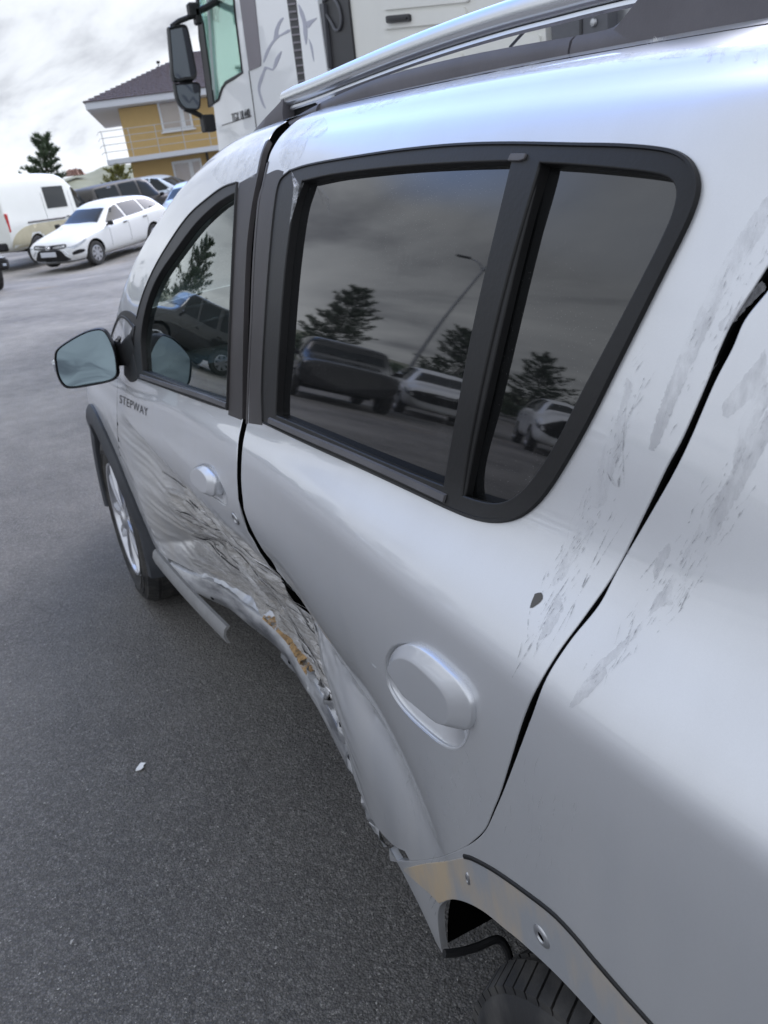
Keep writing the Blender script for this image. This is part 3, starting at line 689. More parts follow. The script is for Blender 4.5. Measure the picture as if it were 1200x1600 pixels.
# rear door
lowR = xz([(.822, .80), (.808, .70), (.81, .60), (.825, .50), (.83, .42), (.80, .385), (.72, .38), (.60, .40), (.50, .44), (.43, .49)])
topv = 11.95
iA = G['gapA_r'][0]; iB = G['gapB_l'][0]
rd_top = np.array([iA, (iA[0]-.03, topv), (.8, topv), (.4, topv), (.05, topv), (-.07, 11.6), (iB[0]-.035, 10.9), iB])
rd = cat(G['gapA_r'], G['gapA_r2'], cr(lowR, 3), G['gapB_l'][::-1], cr(rd_top[::-1], 6))
rear_door = panel('rear_door', rd, [SRo, HRc], 'silver_paint', car, sp=.012)
# rear quarter panel with bare wheel arch
WX, FX, WZ, WR = -.072, 2.545, .318, .318
arc = lambda cx, r, a0, a1, n=16: np.array([(cx+r*math.cos(R_(a)), WZ+r*math.sin(R_(a))) for a in np.linspace(a0, a1, n)])
lip_px = [(690, 1492), (684, 1455), (683, 1425), (690, 1410), (707, 1404), (730, 1409), (758, 1424), (790, 1450), (817, 1472), (874, 1525), (943, 1600), (1000, 1668)]
lip = SD.back(cr(lip_px, 5)); lipe = lip[-1]
dog = SD.back(cr([(690, 1492), (660, 1425), (630, 1365), (608, 1325)], 5))
ar = xz(arc(WX, .375, 75, -12, 4)[:1]); back_arc = xz([(-.22, .66), (-.33, .58), (-.41, .46), (-.43, .30)])

qtop = np.array([(-.98, 10.9), (-.98, 11.95), (-.5, 11.95), (-.11, topv), (-.105, 11.6), (G['gapB_r'][0][0]-.03, 10.9)])
qp = cat(cr(qtop, 4), G['gapB_r'], [(.55, 1.2)], dog[::-1], lip, cr(np.vstack([[lipe], back_arc]), 5)[1:], [(-.50, .6), (-.98, .8)])
quarter = panel('rear_quarter_panel', qp, [], 'silver_paint', car, sp=.013)
# wide groove and glue-stained band left by the missing arch cladding
gro = [(726, 1338), (740, 1342), (770, 1358), (800, 1378), (830, 1400), (850, 1415), (872, 1434), (900, 1464), (930, 1500), (975, 1552), (1020, 1602), (1060, 1650)]
gv = SD.back(cr(gro, 5))
band = cat(gv[1:], cr(np.vstack([gv[-1], (gv[-1]+lip[-1])/2, lip[-1]]), 2)[1:], lip[::-1][:-16], cr(SD.back([(686, 1410), (668, 1392), (645, 1372), (632, 1358), (660, 1351), (695, 1347), (726, 1341)]), 4))
panel('wheel_arch_band', band, [], 'arch_bare', quarter, sp=.014, off=.0012, thick=.002, rad=.0008)['label'] = 'bare wheel arch stained with beige glue'
sweep('panel_groove', gv, [(-.0022, .0), (-.0018, .0022), (.0016, .0022), (.0030, .0)], 'rubber', quarter)
for (u, v_, r) in ((848, 1462, .0085), (733, 1372, .0045)):
    q = SD.back([(u, v_)])[0]; p = SD.pt(*q); n = Vector(SD.nrm(*q)); mt = Matrix.Translation(p) @ n.to_track_quat('Y', 'Z').to_matrix().to_4x4() @ Matrix.Diagonal((1 if r > .006 else .55, 1, 1 if r > .006 else 1.5, 1))
    mb = MB(); mb.lathe([(r*.55, .0016), (r*.75, .0034), (r, .0034), (r*1.35, .0024), (r*1.5, .0008)], 24, mt); ho = mb.build('clip_grommet', 'bare_metal', quarter)
    mb = MB(); mb.lathe([(0.0001, .0018), (r*.6, .0019)], 16, mt); mb.build('clip_hole', 'jamb', quarter)
# dark jambs seen through the gaps
def strip(name, A, wd, off, mat, parent, surf=None, closed=False):
    return sweep(name, A, [(-wd, -off), (wd, -off), (wd, -off-.004), (-wd, -off-.004)], mat, parent, surf=surf, closed=closed)
jA = cat(G['gapA_l'], G['gapA_l2'], cr(lowF, 2)[:14])
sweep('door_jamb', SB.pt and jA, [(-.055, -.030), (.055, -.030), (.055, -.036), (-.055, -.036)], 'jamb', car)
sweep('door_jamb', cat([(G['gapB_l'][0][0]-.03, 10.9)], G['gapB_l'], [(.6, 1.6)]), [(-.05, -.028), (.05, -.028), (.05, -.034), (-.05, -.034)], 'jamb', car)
ga = cat(G['gapA_l'], G['gapA_l2'], cr(lowF, 3)[:20])
sweep('edge_strip', ga, [(-.0036, -.0012), (.0036, -.0012), (.0036, -.026), (-.0036, -.026)], 'jamb', front_door)  # plain black strip covering the silver door edge along the gap
sweep('edge_strip', G['gapB_l'][:-12], [(-.0036, -.0012), (.0036, -.0012), (.0036, -.026), (-.0036, -.026)], 'jamb', rear_door)
sweep('edge_strip', G['fd_front'][20:], [(-.0045, -.0002), (.0045, -.0002), (.0045, -.02), (-.0045, -.02)], 'jamb', front_door)
sweep('pillar_edge', G['gapA_l'][12:], [(-.004, .0010), (.004, .0010), (.004, -.008), (-.004, -.008)], 'pillar_tape', front_door)
sweep('pillar_edge', G['gapA_r'][16:], [(-.004, .0010), (.004, .0010), (.004, -.008), (-.004, -.008)], 'pillar_tape', rear_door)
# rubber weatherstrip standing in the rear gap
sweep('weatherstrip', G['gapB_r'][2:-10] , [(.004, -.014), (.0005, -.006), (-.0045, -.007), (-.006, -.016)], 'rubber', quarter)
0 and sweep('weatherstrip', cat(G['gapA_r'], G['gapA_r2'])[3:], [(.004, -.016), (.0005, -.008), (-.0045, -.009), (-.006, -.018)], 'rubber', rear_door)
# pillars wrapped in matt grey tape
pl = SD.back(outline([(403, 270), (375, 286)], [(375, 286), (371, 310), (366, 400), (361, 520), (357, 648)], [(357, 648), (377, 656)], [(377, 656), (378, 560), (380, 476), (384, 388), (390, 334), (396, 300), (403, 270)], n=6))
panel('pillar_tape', pl, [], 'pillar_tape', front_door, sp=.02, off=.0007, thick=.001, rad=.0004)
pr_ = SD.back(outline([(414, 274), (432, 266), (443, 268)], [(443, 268), (432, 310), (422, 400), (414, 500), (409, 600), (410, 664)], [(410, 664), (389, 661)], [(389, 661), (391, 580), (395, 498), (399, 405), (406, 320), (414, 274)], n=6))
panel('pillar_tape', pr_, [], 'pillar_tape', rear_door, sp=.02, off=.0007, thick=.001, rad=.0004)
# window seals: outer rubber ring plus raised lips
def ring(parent, outer, inners, name='window_seal'):
    o = panel(name, outer, inners, 'rubber', parent, sp=.02, bd=.007, off=.0026, thick=.016, rad=.002); return o
GFs, GMs, GQs = bp(*glass_f, n=6), bp(*glass_m, n=6), bp(*glass_q, n=6)
seal_f = ring(front_door, SFo, [GFs]); seal_r = ring(rear_door, SRo, [GMs, GQs])
def shrink(P, k):
    c = P.mean(0); return c+(P-c)*k
lipprof = [(-.0022, .001), (-.0012, .0046), (.0012, .0046), (.0022, .001)]
sweep('seal_lip', (SFo*.3+SD.back(outline(*seal_f_out, n=6))*.7), lipprof, 'rubber', seal_f, closed=True)
sweep('seal_lip', SRo, lipprof, 'rubber', seal_r, closed=True)
# glass, set 11 mm below the skin
def glass(name, out, mat, parent, surf=SG):
    return panel(name, out, [], mat, parent, sp=.03, bd=.02, off=GL, thick=.004, rad=.0003, surf=surf)
c = GMi.mean(0); gm = glass('rear_window', GMi+(GMi-c)*.035, 'tint_glass', rear_door)
c = GQi.mean(0); gq = glass('quarter_window', GQi+(GQi-c)*.04, 'tint_glass', rear_door)
c = GFi.mean(0); gf = glass('front_window', GFi+(GFi-c)*.03, 'clear_glass', front_door)
# division bar between rear window and quarter glass
bar = SD.back(outline([(808, 250), (826, 250)], [(826, 250), (792, 400), (752, 560), (728, 680), (714, 772)], [(714, 772), (697, 764)], [(697, 764), (718, 640), (745, 500), (775, 370), (808, 250)], n=6))
panel('division_bar', bar, [], 'black_plastic', rear_door, sp=.02, off=.0015, thick=.01, rad=.001)
b2 = SD.back(outline([(829, 250), (845, 252)], [(845, 252), (805, 410), (768, 570), (742, 690), (725, 776)], [(725, 776), (716, 772)], [(716, 772), (730, 685), (756, 560), (795, 400), (829, 250)], n=6))
panel('bar_rubber', b2, [], 'rubber', rear_door, sp=.02, off=.0005, thick=.01, rad=.002)
cap = SD.back(outline([(804, 244), (826, 244)], [(826, 244), (824, 253)], [(824, 253), (800, 252)], [(800, 252), (804, 244)], n=3))
panel('bar_cap', cap, [], 'grey_plastic', rear_door, sp=.02, off=.0052, thick=.006, rad=.001)
# belt strips under the glass
sweep('belt_strip', SD.back(cr([(222, 588), (270, 604), (320, 620), (357, 634)], 6)), [(-.006, .001), (-.004, .006), (.004, .006), (.006, .001)], 'grey_plastic', front_door)
sweep('belt_strip', SD.back(cr([(424, 657), (490, 686), (560, 716), (640, 752), (700, 780)], 6)), [(-.006, .001), (-.004, .006), (.003, .006), (.006, .001)], 'grey_plastic', rear_door)
# mirror sail
sail = SD.back(outline([(196, 585), (197, 545), (212, 505)], [(212, 505), (209, 545), (217, 590)], [(217, 590), (206, 596), (196, 585)], n=5))
panel('mirror_sail', sail, [], 'black_plastic', front_door, sp=.02, off=.004, thick=.006, rad=.002)
# thin seam between door frame and roof side
# ---- door handles: recessed cup and a bevelled flap
def handle(parent, fo, co, cpx, depth=.02, proud=.016):
    """flap outline, cup outline on the skin; flap stands proud with a wide bevel that thins towards cpx"""
    cf = SD.back([cpx])[0]; P0 = SD.pt(*cf); N0 = SD.nrm(*fo.mean(0)); V = []; m = len(fo)
    T = SD.pt(fo[:, 0], fo[:, 1])-P0; T -= np.outer(T@N0, N0)
    rings = [(.985, -.012), (1.0, .0), (1.0, .36), (.992, .42), (.975, .47), (.84, .86), (.79, .97), (.775, .995), (.755, 1.0), (.4, 1.01), (.01, 1.01)]
    for k, h in rings:
        for t_ in T: V.append(P0+t_*k+N0*(h*proud if k != .985 else h))
    Fc = [(i*m+j, i*m+(j+1) % m, (i+1)*m+(j+1) % m, (i+1)*m+j) for i in range(len(rings)-1) for j in range(m)]
    mb = MB(); mb.V = V; mb.F = Fc; mb.build('door_handle', 'silver_clean', parent, True, 60)
    base = SD.pt(co[:, 0], co[:, 1]); cc = base.mean(0); V = []; m = len(co); T = base-cc; N = SD.nrm(co[:, 0], co[:, 1])
    rr = [(1.006, .0004), (1.0, -.0006), (.985, -.0035), (.9, -.3), (.75, -.62), (.5, -.92), (.2, -1.0), (.01, -1.0)]
    for k, h in rr:
        for j in range(m): V.append(cc+T[j]*k+N[j]*(h*depth if k < .98 else h))
    Fc = [(i*m+j, i*m+(j+1) % m, (i+1)*m+(j+1) % m, (i+1)*m+j) for i in range(len(rr)-1) for j in range(m)]
    mb = MB(); mb.V = V; mb.F = Fc; mb.build('handle_cup', 'silver_clean', parent, True, 70)
handle(rear_door, HRf, HRc, (650, 1080)); handle(front_door, HFf, HFc, (316, 748), .009, .014)
q = xz([(.925, .872)])[0]; p = SD.pt(*q); n = Vector(SD.nrm(*q)); mt = Matrix.Translation(p) @ n.to_track_quat('Y', 'Z').to_matrix().to_4x4()
mb = MB(); mb.lathe([(.0001, .001), (.006, .001), (.008, .003), (.0115, .0025), (.0125, .0004)], 20, mt); mb.build('key_lock', 'bare_metal', front_door)
# ---- sill: bared, bent metal beam under the doors
sl_old = xz(np.array([(.47, .352), (.60, .33), (.75, .345), (.9, .352), (1.2, .348), (1.6, .344), (1.93, .352), (1.97, .30), (1.9, .225), (1.4, .225), (.9, .225), (.55, .225), (.46, .28)]))
xs_ = np.linspace(.84, 1.97, 80); sill = sweep('sill_beam', xz(np.stack([xs_, .312+.006*np.sin(xs_*19)], -1)), [(-.056, -.03), (-.050, .000), (-.036, .012), (-.010, .017), (.012, .012), (.040, -.006), (.060, -.016), (.072, -.040), (.03, -.06), (-.05, -.06)], 'sill', car, smooth_edge=30, surf=SS)
xf_ = np.linspace(.88, 1.80, 60); sweep('folded_flange', xz(np.stack([xf_, .315+.004*np.sin(xf_*31)], -1)), [(-.085, -.085), (-.078, -.070), (-.066, -.030), (-.050, -.002), (-.046, -.012), (-.07, -.08)], 'bare_metal', sill, surf=SS, taper=1+.12*rng.random(60))
sweep('foam_strip', xz([(x, .372) for x in np.linspace(1.12, 1.44, 30)]), [(-.012, -.040), (-.006, .002), (.004, .008), (.012, -.02)], 'foam_rust', sill, taper=.6+.5*rng.random(30), surf=SS)
for x_ in (1.75, 1.5, 1.28, 1.05, .85):
    q = xz([(x_, .315)])[0]; p = SS.pt(*q, .019); n = Vector(SD.nrm(*q)); mt = Matrix.Translation(p) @ n.to_track_quat('Y', 'Z').to_matrix().to_4x4()
    mb = MB(); mb.lathe([(.0001, -.004), (.0065, -.004), (.0075, -.0055)], 14, mt); mb.build('clip_hole', 'jamb', sill)
# torn ragged flange hanging below the sill
V = []; Fc = []; xs_ = np.linspace(.98, 1.45, 70)
top = SS.pt(*xz([(x, .245) for x in xs_]).T)
for i, x in enumerate(xs_):
    rg = .018+.03*abs(mnoise.noise(Vector((x*9, 0, 3))))+.012*random.random(); inn = .012*mnoise.noise(Vector((x*14, 5, 1)))
    V += [top[i], top[i]+np.array([0, .004+inn, -rg*.5]), top[i]+np.array([.006*random.random(), inn*1.6-.006, -rg])]
for i in range(len(xs_)-1):
    for k in (0, 1): Fc.append((i*3+k, i*3+3+k, i*3+4+k, i*3+1+k))
mk('torn_flange', V, Fc, 'bare_metal', sill, True, edge=30)
sh = MB(); sh.box((1.2, .32, .26), (2.0, .44, .12)); sh.build('floor_pan', 'jamb', car, False)
# detached plastic sill trim, hanging by its front end
def ptat(px, py, y): return at_y(px, py, y)
A_, B_ = at_y(247, 868, .862), at_y(360, 990, .872)
A_ = np.array(A_); B_ = np.array(B_); ax_ = (B_-A_)/np.linalg.norm(B_-A_)
V = []; Fc = []; prof = [(-.003, .020), (.006, .022), (.013, .014), (.017, -.002), (.012, -.022), (.003, -.026), (.006, -.019), (.011, -.002), (.008, .010), (.002, .015)]
for i, t_ in enumerate(np.linspace(0, 1, 24)):
    p = A_+(B_-A_)*t_+np.array([0, .003*math.sin(t_*3.1), -.003*math.sin(t_*3.14)]); k = 1-.12*t_
    for a, b in prof: V.append(p+np.array([0, a*k, b*k]))
m = len(prof)
for i in range(23):
    for j in range(m): Fc.append((i*m+j, i*m+(j+1) % m, (i+1)*m+(j+1) % m, (i+1)*m+j))
Fc += [tuple(range(m)), tuple(range(23*m, 24*m))[::-1]]
mb = MB(); mb.V = V; mb.F = Fc; mb.build('hanging_sill_trim', 'worn_trim', car, True, 30)['label'] = 'grey plastic sill trim torn loose'
# ---- front fender and arch cladding
clo = [(258, 868), (240, 838), (220, 800), (203, 762), (190, 728), (178, 705), (163, 678), (148, 655), (137, 640)]
cv = SD.back(cr(clo, 5))
fen_f = xz([(3.30, .62), (3.34, .70)])
gap = cat(G['fd_front'])
gp = G['fd_front'][24:]        # upper part of the door cut
off_ = np.array([.0055, 0]);
FA = xz(arc(FX, .395, 8, 172, 30))
fenp = cat([(3.33, 2.6)], xz([(3.30, .74)]), [(3.2, 6.9), (2.9, 7.15), (2.5, 7.25), (2.22, 7.25)], [(2.13, 6.95)], (gp+off_)[::-1], (G['fd_front'][:24]+off_)[::-1], [(1.975, 1.0)], xz(arc(FX, .395, 188, 8, 34)), [(2.98, 1.0), (3.2, 1.0)])
fender = panel('front_fender', fenp, [], 'silver_paint', car, sp=.02)
ca = xz(arc(FX, .432, 190, -10, 44)); ci = xz(arc(FX, .356, 190, -10, 44))
P1 = SD.pt(ca[:, 0], ca[:, 1]); P2 = SD.pt(ci[:, 0], ci[:, 1]); V = []; Fc = []
for i in range(len(ca)):
    a, b = P1[i], P2[i]; y = max(a[1], .835)
    V += [(a[0], a[1]-.004, a[2]), (a[0], a[1]+.008, a[2]), ((a[0]*.8+b[0]*.2), y+.020, (a[2]*.8+b[2]*.2)), ((a[0]+b[0])/2, y+.026, (a[2]+b[2])/2), (b[0]*.9+a[0]*.1, y+.020, b[2]*.9+a[2]*.1), (b[0], y+.006, b[2]), (b[0], y-.07, b[2])]
for i in range(len(ca)-1):
    for j in range(6): Fc.append((i*7+j, i*7+j+1, i*7+8+j, i*7+7+j))
mb = MB(); mb.V = V; mb.F = Fc; mb.build('arch_cladding', 'cladding', fender, True, 50)
# wheel-house liners
for nm, cx, par, r, lo_ in (('wheel_liner', FX, fender, .40, -14), ('wheel_liner', -.06, quarter, .432, 3)):
    mb = MB(); V = []
    for r_, y in ((r, .80), (r, .50), (r*.3, .49)): V.append((r_, y))
    mb.lathe(V, 40, Matrix.Translation((cx, 0, WZ)), a0=R_(lo_), a1=R_(194)); mb.build(nm, 'jamb', par)
# mud-caked lip of the liner in the dogleg
lv = SD.pt(*SD.back([(692, 1490)])[0]); mb = MB()
P = [at_y(694, 1490, .84), at_y(715, 1488, .82), at_y(745, 1480, .79), at_y(775, 1468, .76), at_y(790, 1478, .75), at_y(797, 1500, .75)]
mb.tube(cr(P, 5), .006, 8); mb.build('liner_lip', 'black_plastic', quarter)
# ---- wheels
def wheel(name, cx, spin, parent, side=1, detail=True):
    y0 = .855*side
    T = Matrix.Translation((cx, y0, WZ)) @ (Matrix.Identity(4) if side > 0 else Matrix.Rotation(math.pi, 4, 'Z')) @ Matrix.Rotation(spin, 4, 'Y')
    we = bpy.data.objects.new('wheel', None); link(we, parent)
    if parent is car: pass
    mb = MB()
    prof = [(.208, -.178), (.222, -.196), (.25, -.203), (.288, -.198), (.306, -.185), (.3165, -.155), (.318, -.10), (.3165, -.045), (.306, -.016), (.291, -.002), (.268, .003), (.245, .0), (.228, -.008), (.214, -.016), (.206, -.022)]
    # circumferential grooves
    pr2 = []
    for i, (r, t_) in enumerate(prof):
        pr2.append((r, t_))
        if i in (5, 6): 
            nx_ = prof[i+1]; m_ = ((r+nx_[0])/2, (t_+nx_[1])/2); pr2 += [(m_[0], m_[1]-.005), (m_[0]-.007, m_[1]-.0045), (m_[0]-.007, m_[1]+.0045), (m_[0], m_[1]+.005)]
    mb.lathe(pr2, 96, T); mb.build('tyre', 'tyre', we, True, 40)
    if detail:
        # shoulder tread blocks: real lateral grooves between them
        mb = MB(); nb = 68
        for k in range(nb):
            a0 = 2*math.pi*k/nb; a1 = a0+2*math.pi/nb*.84
            for (t0, t1, r0, r1) in ((-.040, -.006, .3205, .305), (-.092, -.052, .3212, .3212), (-.148, -.108, .3212, .3212), (-.19, -.160, .305, .3200)):
                tw = .012 if t0 > -.1 else -.012; q = []
                pts = []
                for (aa, bb) in ((a0, 0), (a1, 0), (a1, 1), (a0, 1)):
                    r_o = r1 if bb else r0; t_ = t1 if bb else t0; sh_ = (tw/.32)*(1 if bb else 0)
                    pts.append((aa+sh_, t_, r_o))
                vv = [(r*math.cos(a), t_, r*math.sin(a)) for a, t_, r in pts]+[((r-.012)*math.cos(a), t_, (r-.012)*math.sin(a)) for a, t_, r in pts]
                mb.add([T @ Vector(v) for v in vv], [(0, 1, 2, 3), (4, 7, 6, 5), (0, 4, 5, 1), (1, 5, 6, 2), (2, 6, 7, 3), (3, 7, 4, 0)])
        o_ = mb.build('tread_blocks', 'tyre', we, False); o_['kind'] = 'stuff'
        mb = MB()
        for (r, t_) in ((.262, .0045), (.250, .003)):
            mb.lathe([(r-.0012, t_-.002), (r, t_+.0006), (r+.0012, t_-.002)], 72, T)
        for k in range(22):     # raised sidewall lettering blocks
            a = k*.052+4.0; c_, s_ = math.cos(a), math.sin(a); w_ = .0045
            for dr in ((-.008, .0), (.0, .008)) if k % 3 else ((-.008, .008),):
                vv = []
                for t_ in (.0, .0045):
                    for (rr_, dd) in ((.276+dr[0], -w_), (.276+dr[1]-.0012, -w_), (.276+dr[1]-.0012, w_), (.276+dr[0], w_)): vv.append((rr_*c_-dd*s_, t_, rr_*s_+dd*c_))
                mb.add([T @ Vector(v) for v in vv], [(0, 1, 2, 3), (4, 7, 6, 5), (0, 4, 5, 1), (1, 5, 6, 2), (2, 6, 7, 3), (3, 7, 4, 0)])
        mb.build('sidewall_rib', 'tyre', we, True, 40)
    # rim: barrel, flange and twin spokes
    mb = MB(); mb.lathe([(.150, -.17), (.190, -.16), (.197, -.10), (.200, -.03), (.207, -.022), (.214, -.010), (.212, -.002), (.205, -.004), (.200, -.014), (.192, -.03)], 64, T); mb.build('rim_barrel', 'alloy', we, True, 40)
    mb = MB(); n5 = 5
    mb.lathe([(.0001, .0), (.028, .0), (.034, -.004), (.040, -.010), (.062, -.014), (.066, -.05)], 40, T)
    for k in range(n5):
        for sgn in (-1, 1):
            a = 2*math.pi*k/n5; V = []
            for (r, hw, yy, sp_) in ((.045, .014, -.012, .018), (.11, .012, -.006, .030), (.165, .013, -.006, .046), (.203, .018, -.010, .060)):
                for (dw, dy) in ((-hw, -.022), (-hw*.7, 0), (hw*.7, 0), (hw, -.022)): 
                    q = Vector((r, yy+dy, sgn*sp_+dw)); V.append(Matrix.Rotation(a, 4, 'Y') @ q)
            Fc = [(i*4+j, i*4+j+1, i*4+j+5, i*4+j+4) for i in range(3) for j in range(3)]
            mb.add([T @ v for v in V], Fc)
    mb.build('rim_spokes', 'alloy', we, True, 35)
    mb = MB(); mb.lathe([(.0001, -.06), (.135, -.06), (.135, -.075), (.03, -.08)], 40, T); mb.build('brake_disc', 'brake', we, True, 40)
    return we

def scuffs(name, n, mat, x0, x1, z0, z1, slope, ln, wd, off=.0012, surf=None, par=None, seed=1):
    """long drag marks following the dented skin"""
    rg = np.random.default_rng(seed); V = []; Fc = []; surf = surf or SD
    for i in range(n):
        x = rg.uniform(x0, x1); z = rg.uniform(z0, z1); l = rg.uniform(*ln); w_ = rg.uniform(*wd); k = 9; sl = slope+rg.normal(0, .06)
        xs = x-np.linspace(0, l, k); zs = z+sl*np.linspace(0, l, k)+rg.normal(0, .0012, k); xs = np.clip(xs, x0-.1, 1.95)
        up = xz(np.stack([xs, zs+w_*np.sin(np.linspace(.15, 3.0, k))*rg.uniform(.5, 1, k)], -1)); dn = xz(np.stack([xs, zs-w_*.3], -1))
        P = surf.pt(up[:, 0], up[:, 1], off); Q = surf.pt(dn[:, 0], dn[:, 1], off); b = len(V)
        for a, c_ in zip(P, Q): V += [a, c_]
        Fc += [(b+2*j, b+2*j+1, b+2*j+3, b+2*j+2) for j in range(k-1)]
    o = mk(name, V, Fc, mat, par or front_door, False); o['kind'] = 'stuff'; return o
scuffs('drag_marks', 70, 'black_scuff', .98, 1.85, .42, .80, -.10, (.06, .34), (.0010, .0045), seed=2)
scuffs('drag_marks', 90, 'bright_scratch', .92, 1.85, .38, .80, -.12, (.05, .30), (.0008, .0035), off=.0016, seed=3)
# crumpled torn sheet at the foot of the centre pillar
V = []; Fc = []; nx_, nz_ = 34, 9; xs_ = np.linspace(.70, 1.12, nx_); rg_ = np.random.default_rng(12)
for j in range(nz_):
    zz_ = .40-.165*j/(nz_-1); q = xz(np.stack([xs_, np.full(nx_, zz_)], -1)); P = SS.pt(q[:, 0], q[:, 1])
    for i in range(nx_):
        a = vnoise(np.array([xs_[i]*1.0]), np.array([zz_]), 16, 3, 21, True)[0]; V.append(P[i]+np.array([rg_.normal(0, .003), -.012+.055*a+rg_.normal(0, .003), rg_.normal(0, .004)-(.02*rg_.random() if j == nz_-1 else 0)]))
for j in range(nz_-1):
    for i in range(nx_-1):
        a = j*nx_+i; Fc += [(a, a+1, a+nx_), (a+1, a+nx_+1, a+nx_)]
mk('torn_sheet', V, Fc, 'sill', sill, True, edge=24).data.set_sharp_from_angle(angle=R_(24))
wheel('wheel', FX, .35, car); wheel('wheel', WX, .1, car); wheel('wheel', FX, .9, car, -1, False); wheel('wheel', WX, .4, car, -1, False)
# ---- roof, windscreen, bonnet, far side (plain)
roof_l = np.array([(1.16, 12.0), (.8, 12.0), (0, 12.0), (-.98, 12.0), (-.98, 14.0), (0, 14), (1.22, 14.0), (1.20, 13)])
for mir in (False, True): panel('roof', roof_l, [], 'silver_paint', car, sp=.05, surf=SB, mirror=mir, flange=False)
cantl = cat(G['apil'][G['apil'][:, 1] > 8.2][::-1], [(2.10, 8.4), (2.2, 8.6), (2.32, 9.0), (2.2, 9.6)], [(1.95, 10.7), (1.6, 11.6), (1.3, 12.0), (1.14, 12.0)])
panel('windscreen_pillar', cantl, [], 'silver_paint', car, sp=.02, surf=SB)
ws = np.array([(1.24, 12.1), (1.6, 11.75), (1.95, 10.9), (2.2, 9.8), (2.33, 9.2), (2.36, 11), (2.36, 14), (1.8, 14), (1.24, 14)])
for mir in (False, True): panel('windscreen', ws, [], 'screen_glass', car, sp=.05, surf=SB, mirror=mir, flange=False, off=-.003)
hd = np.array([(2.38, 9.0), (2.38, 14), (3.4, 14), (3.5, 10), (3.3, 8), (3.0, 7.3), (2.6, 7.4), (2.3, 7.6)])
for mir in (False, True): panel('bonnet', hd, [], 'silver_paint', car, sp=.05, surf=SB, mirror=mir, flange=False)
fw = xz(arc(FX, .39, 0, 180, 24)); rw = xz(arc(WX, .39, 0, 180, 24))
far = cat([(3.4, 1.0), (3.42, 3), (3.3, 7.0), (2.3, 7.5), (2.25, 9.0), (1.95, 10.7), (1.6, 11.6), (1.2, 12.0), (-.98, 12.0), (-.98, 3), (-.8, .6)], [(-.45, .3)], rw[::-1], [(.5, .2), (2.0, .2)], fw[::-1], [(3.0, .4)])
wf = SFo; wr = SRo
farp = panel('right_side', far, [wf, wr], 'silver_paint', car, sp=.05, bd=.02, surf=SB, mirror=True)
panel('side_glass', wf, [], 'screen_glass', farp, sp=.05, bd=.03, off=-.01, surf=SB, mirror=True, flange=False)
panel('side_glass', wr, [], 'tint_glass', farp, sp=.05, bd=.03, off=-.01, surf=SB, mirror=True, flange=False)
# nose and tail
nose = MB(); P = SB.pt(np.full(12, 3.40), np.linspace(.6, 13.9, 12)); Vn = [tuple(p) for p in P]+[(p[0], -p[1], p[2]) for p in P[::-1]]
Vn2 = [(x+.11, y*.9, z*.93+.03) for x, y, z in Vn]; k = len(Vn)
nose.add(Vn+Vn2, [(i, (i+1) % k, (i+1) % k+k, i+k) for i in range(k)]+[tuple(range(k, 2*k))]); nose.build('front_bumper', 'silver_paint', car)
P = SB.pt(np.full(16, -.97), np.linspace(.6, 13.95, 16)); Vn = [tuple(p) for p in P]+[(p[0], -p[1], p[2]) for p in P[::-1]]
Vn2 = [(x-.10, y*.93, z*.96+.02) for x, y, z in Vn]; k = len(Vn); tl = MB(); tl.add(Vn+Vn2, [(i, (i+1) % k, (i+1) % k+k, i+k) for i in range(k)]+[tuple(range(k, 2*k))]); tail = tl.build('tailgate', 'silver_paint', car)
mb = MB(); mb.box((-1.075, 0, 1.20), (.02, 1.15, .34), bev=.01); mb.build('tailgate_window', 'tint_glass', tail)
# ---- interior
it = MB(); it.box((1.0, 0, .34), (2.6, 1.08, .04)); it.box((2.15, 0, .80), (.42, 1.36, .26), bev=.08); it.box((-.30, 0, .75), (.08, 1.2, .6), bev=.03)
it.build('cabin_floor', 'interior', car)
for sy in (-1, 1):
    sm_ = MB(); sm_.box((1.28, sy*.36, .55), (.50, .50, .16), bev=.05); sm_.box((1.02, sy*.36, .88), (.13, .48, .62), Matrix.Rotation(R_(-14), 3, 'Y'), bev=.06); sm_.box((.93, sy*.36, 1.27), (.09, .24, .16), Matrix.Rotation(R_(-14), 3, 'Y'), bev=.04); sm_.build('front_seat', 'seat_cloth', car)
mb = MB(); mb.box((.35, 0, .55), (.5, 1.25, .16), bev=.05); mb.box((.08, 0, .88), (.13, 1.22, .6), Matrix.Rotation(R_(-16), 3, 'Y'), bev=.05); mb.build('rear_seat', 'seat_cloth', car)
mb = MB(); T = Matrix.Translation((1.78, .37, .90)) @ Matrix.Rotation(R_(-62), 4, 'Y')
mb.tube([T @ Vector((.18*math.cos(a), .18*math.sin(a), 0)) for a in np.linspace(0, 2*math.pi, 33)], .014, 8, False); mb.box(T @ Vector((0, 0, -.02)), (.07, .16, .10), Matrix.Rotation(R_(-62), 3, 'Y'), bev=.02)
mb.box(T @ Vector((0, .09, -.01)), (.03, .17, .02)); mb.box(T @ Vector((0, -.09, -.01)), (.03, .17, .02)); mb.build('steering_wheel', 'interior', car)
dc = panel('door_card', np.array([(1.95, 5.0), (1.95, 6.6), (1.0, 6.5), (1.0, 5.4)]), [], 'interior', front_door, sp=.05, off=-.19, surf=SB, flange=False)
# ---- roof rail
RY = .60
def rp(px, py, y=RY): return at_y(px, py, y)
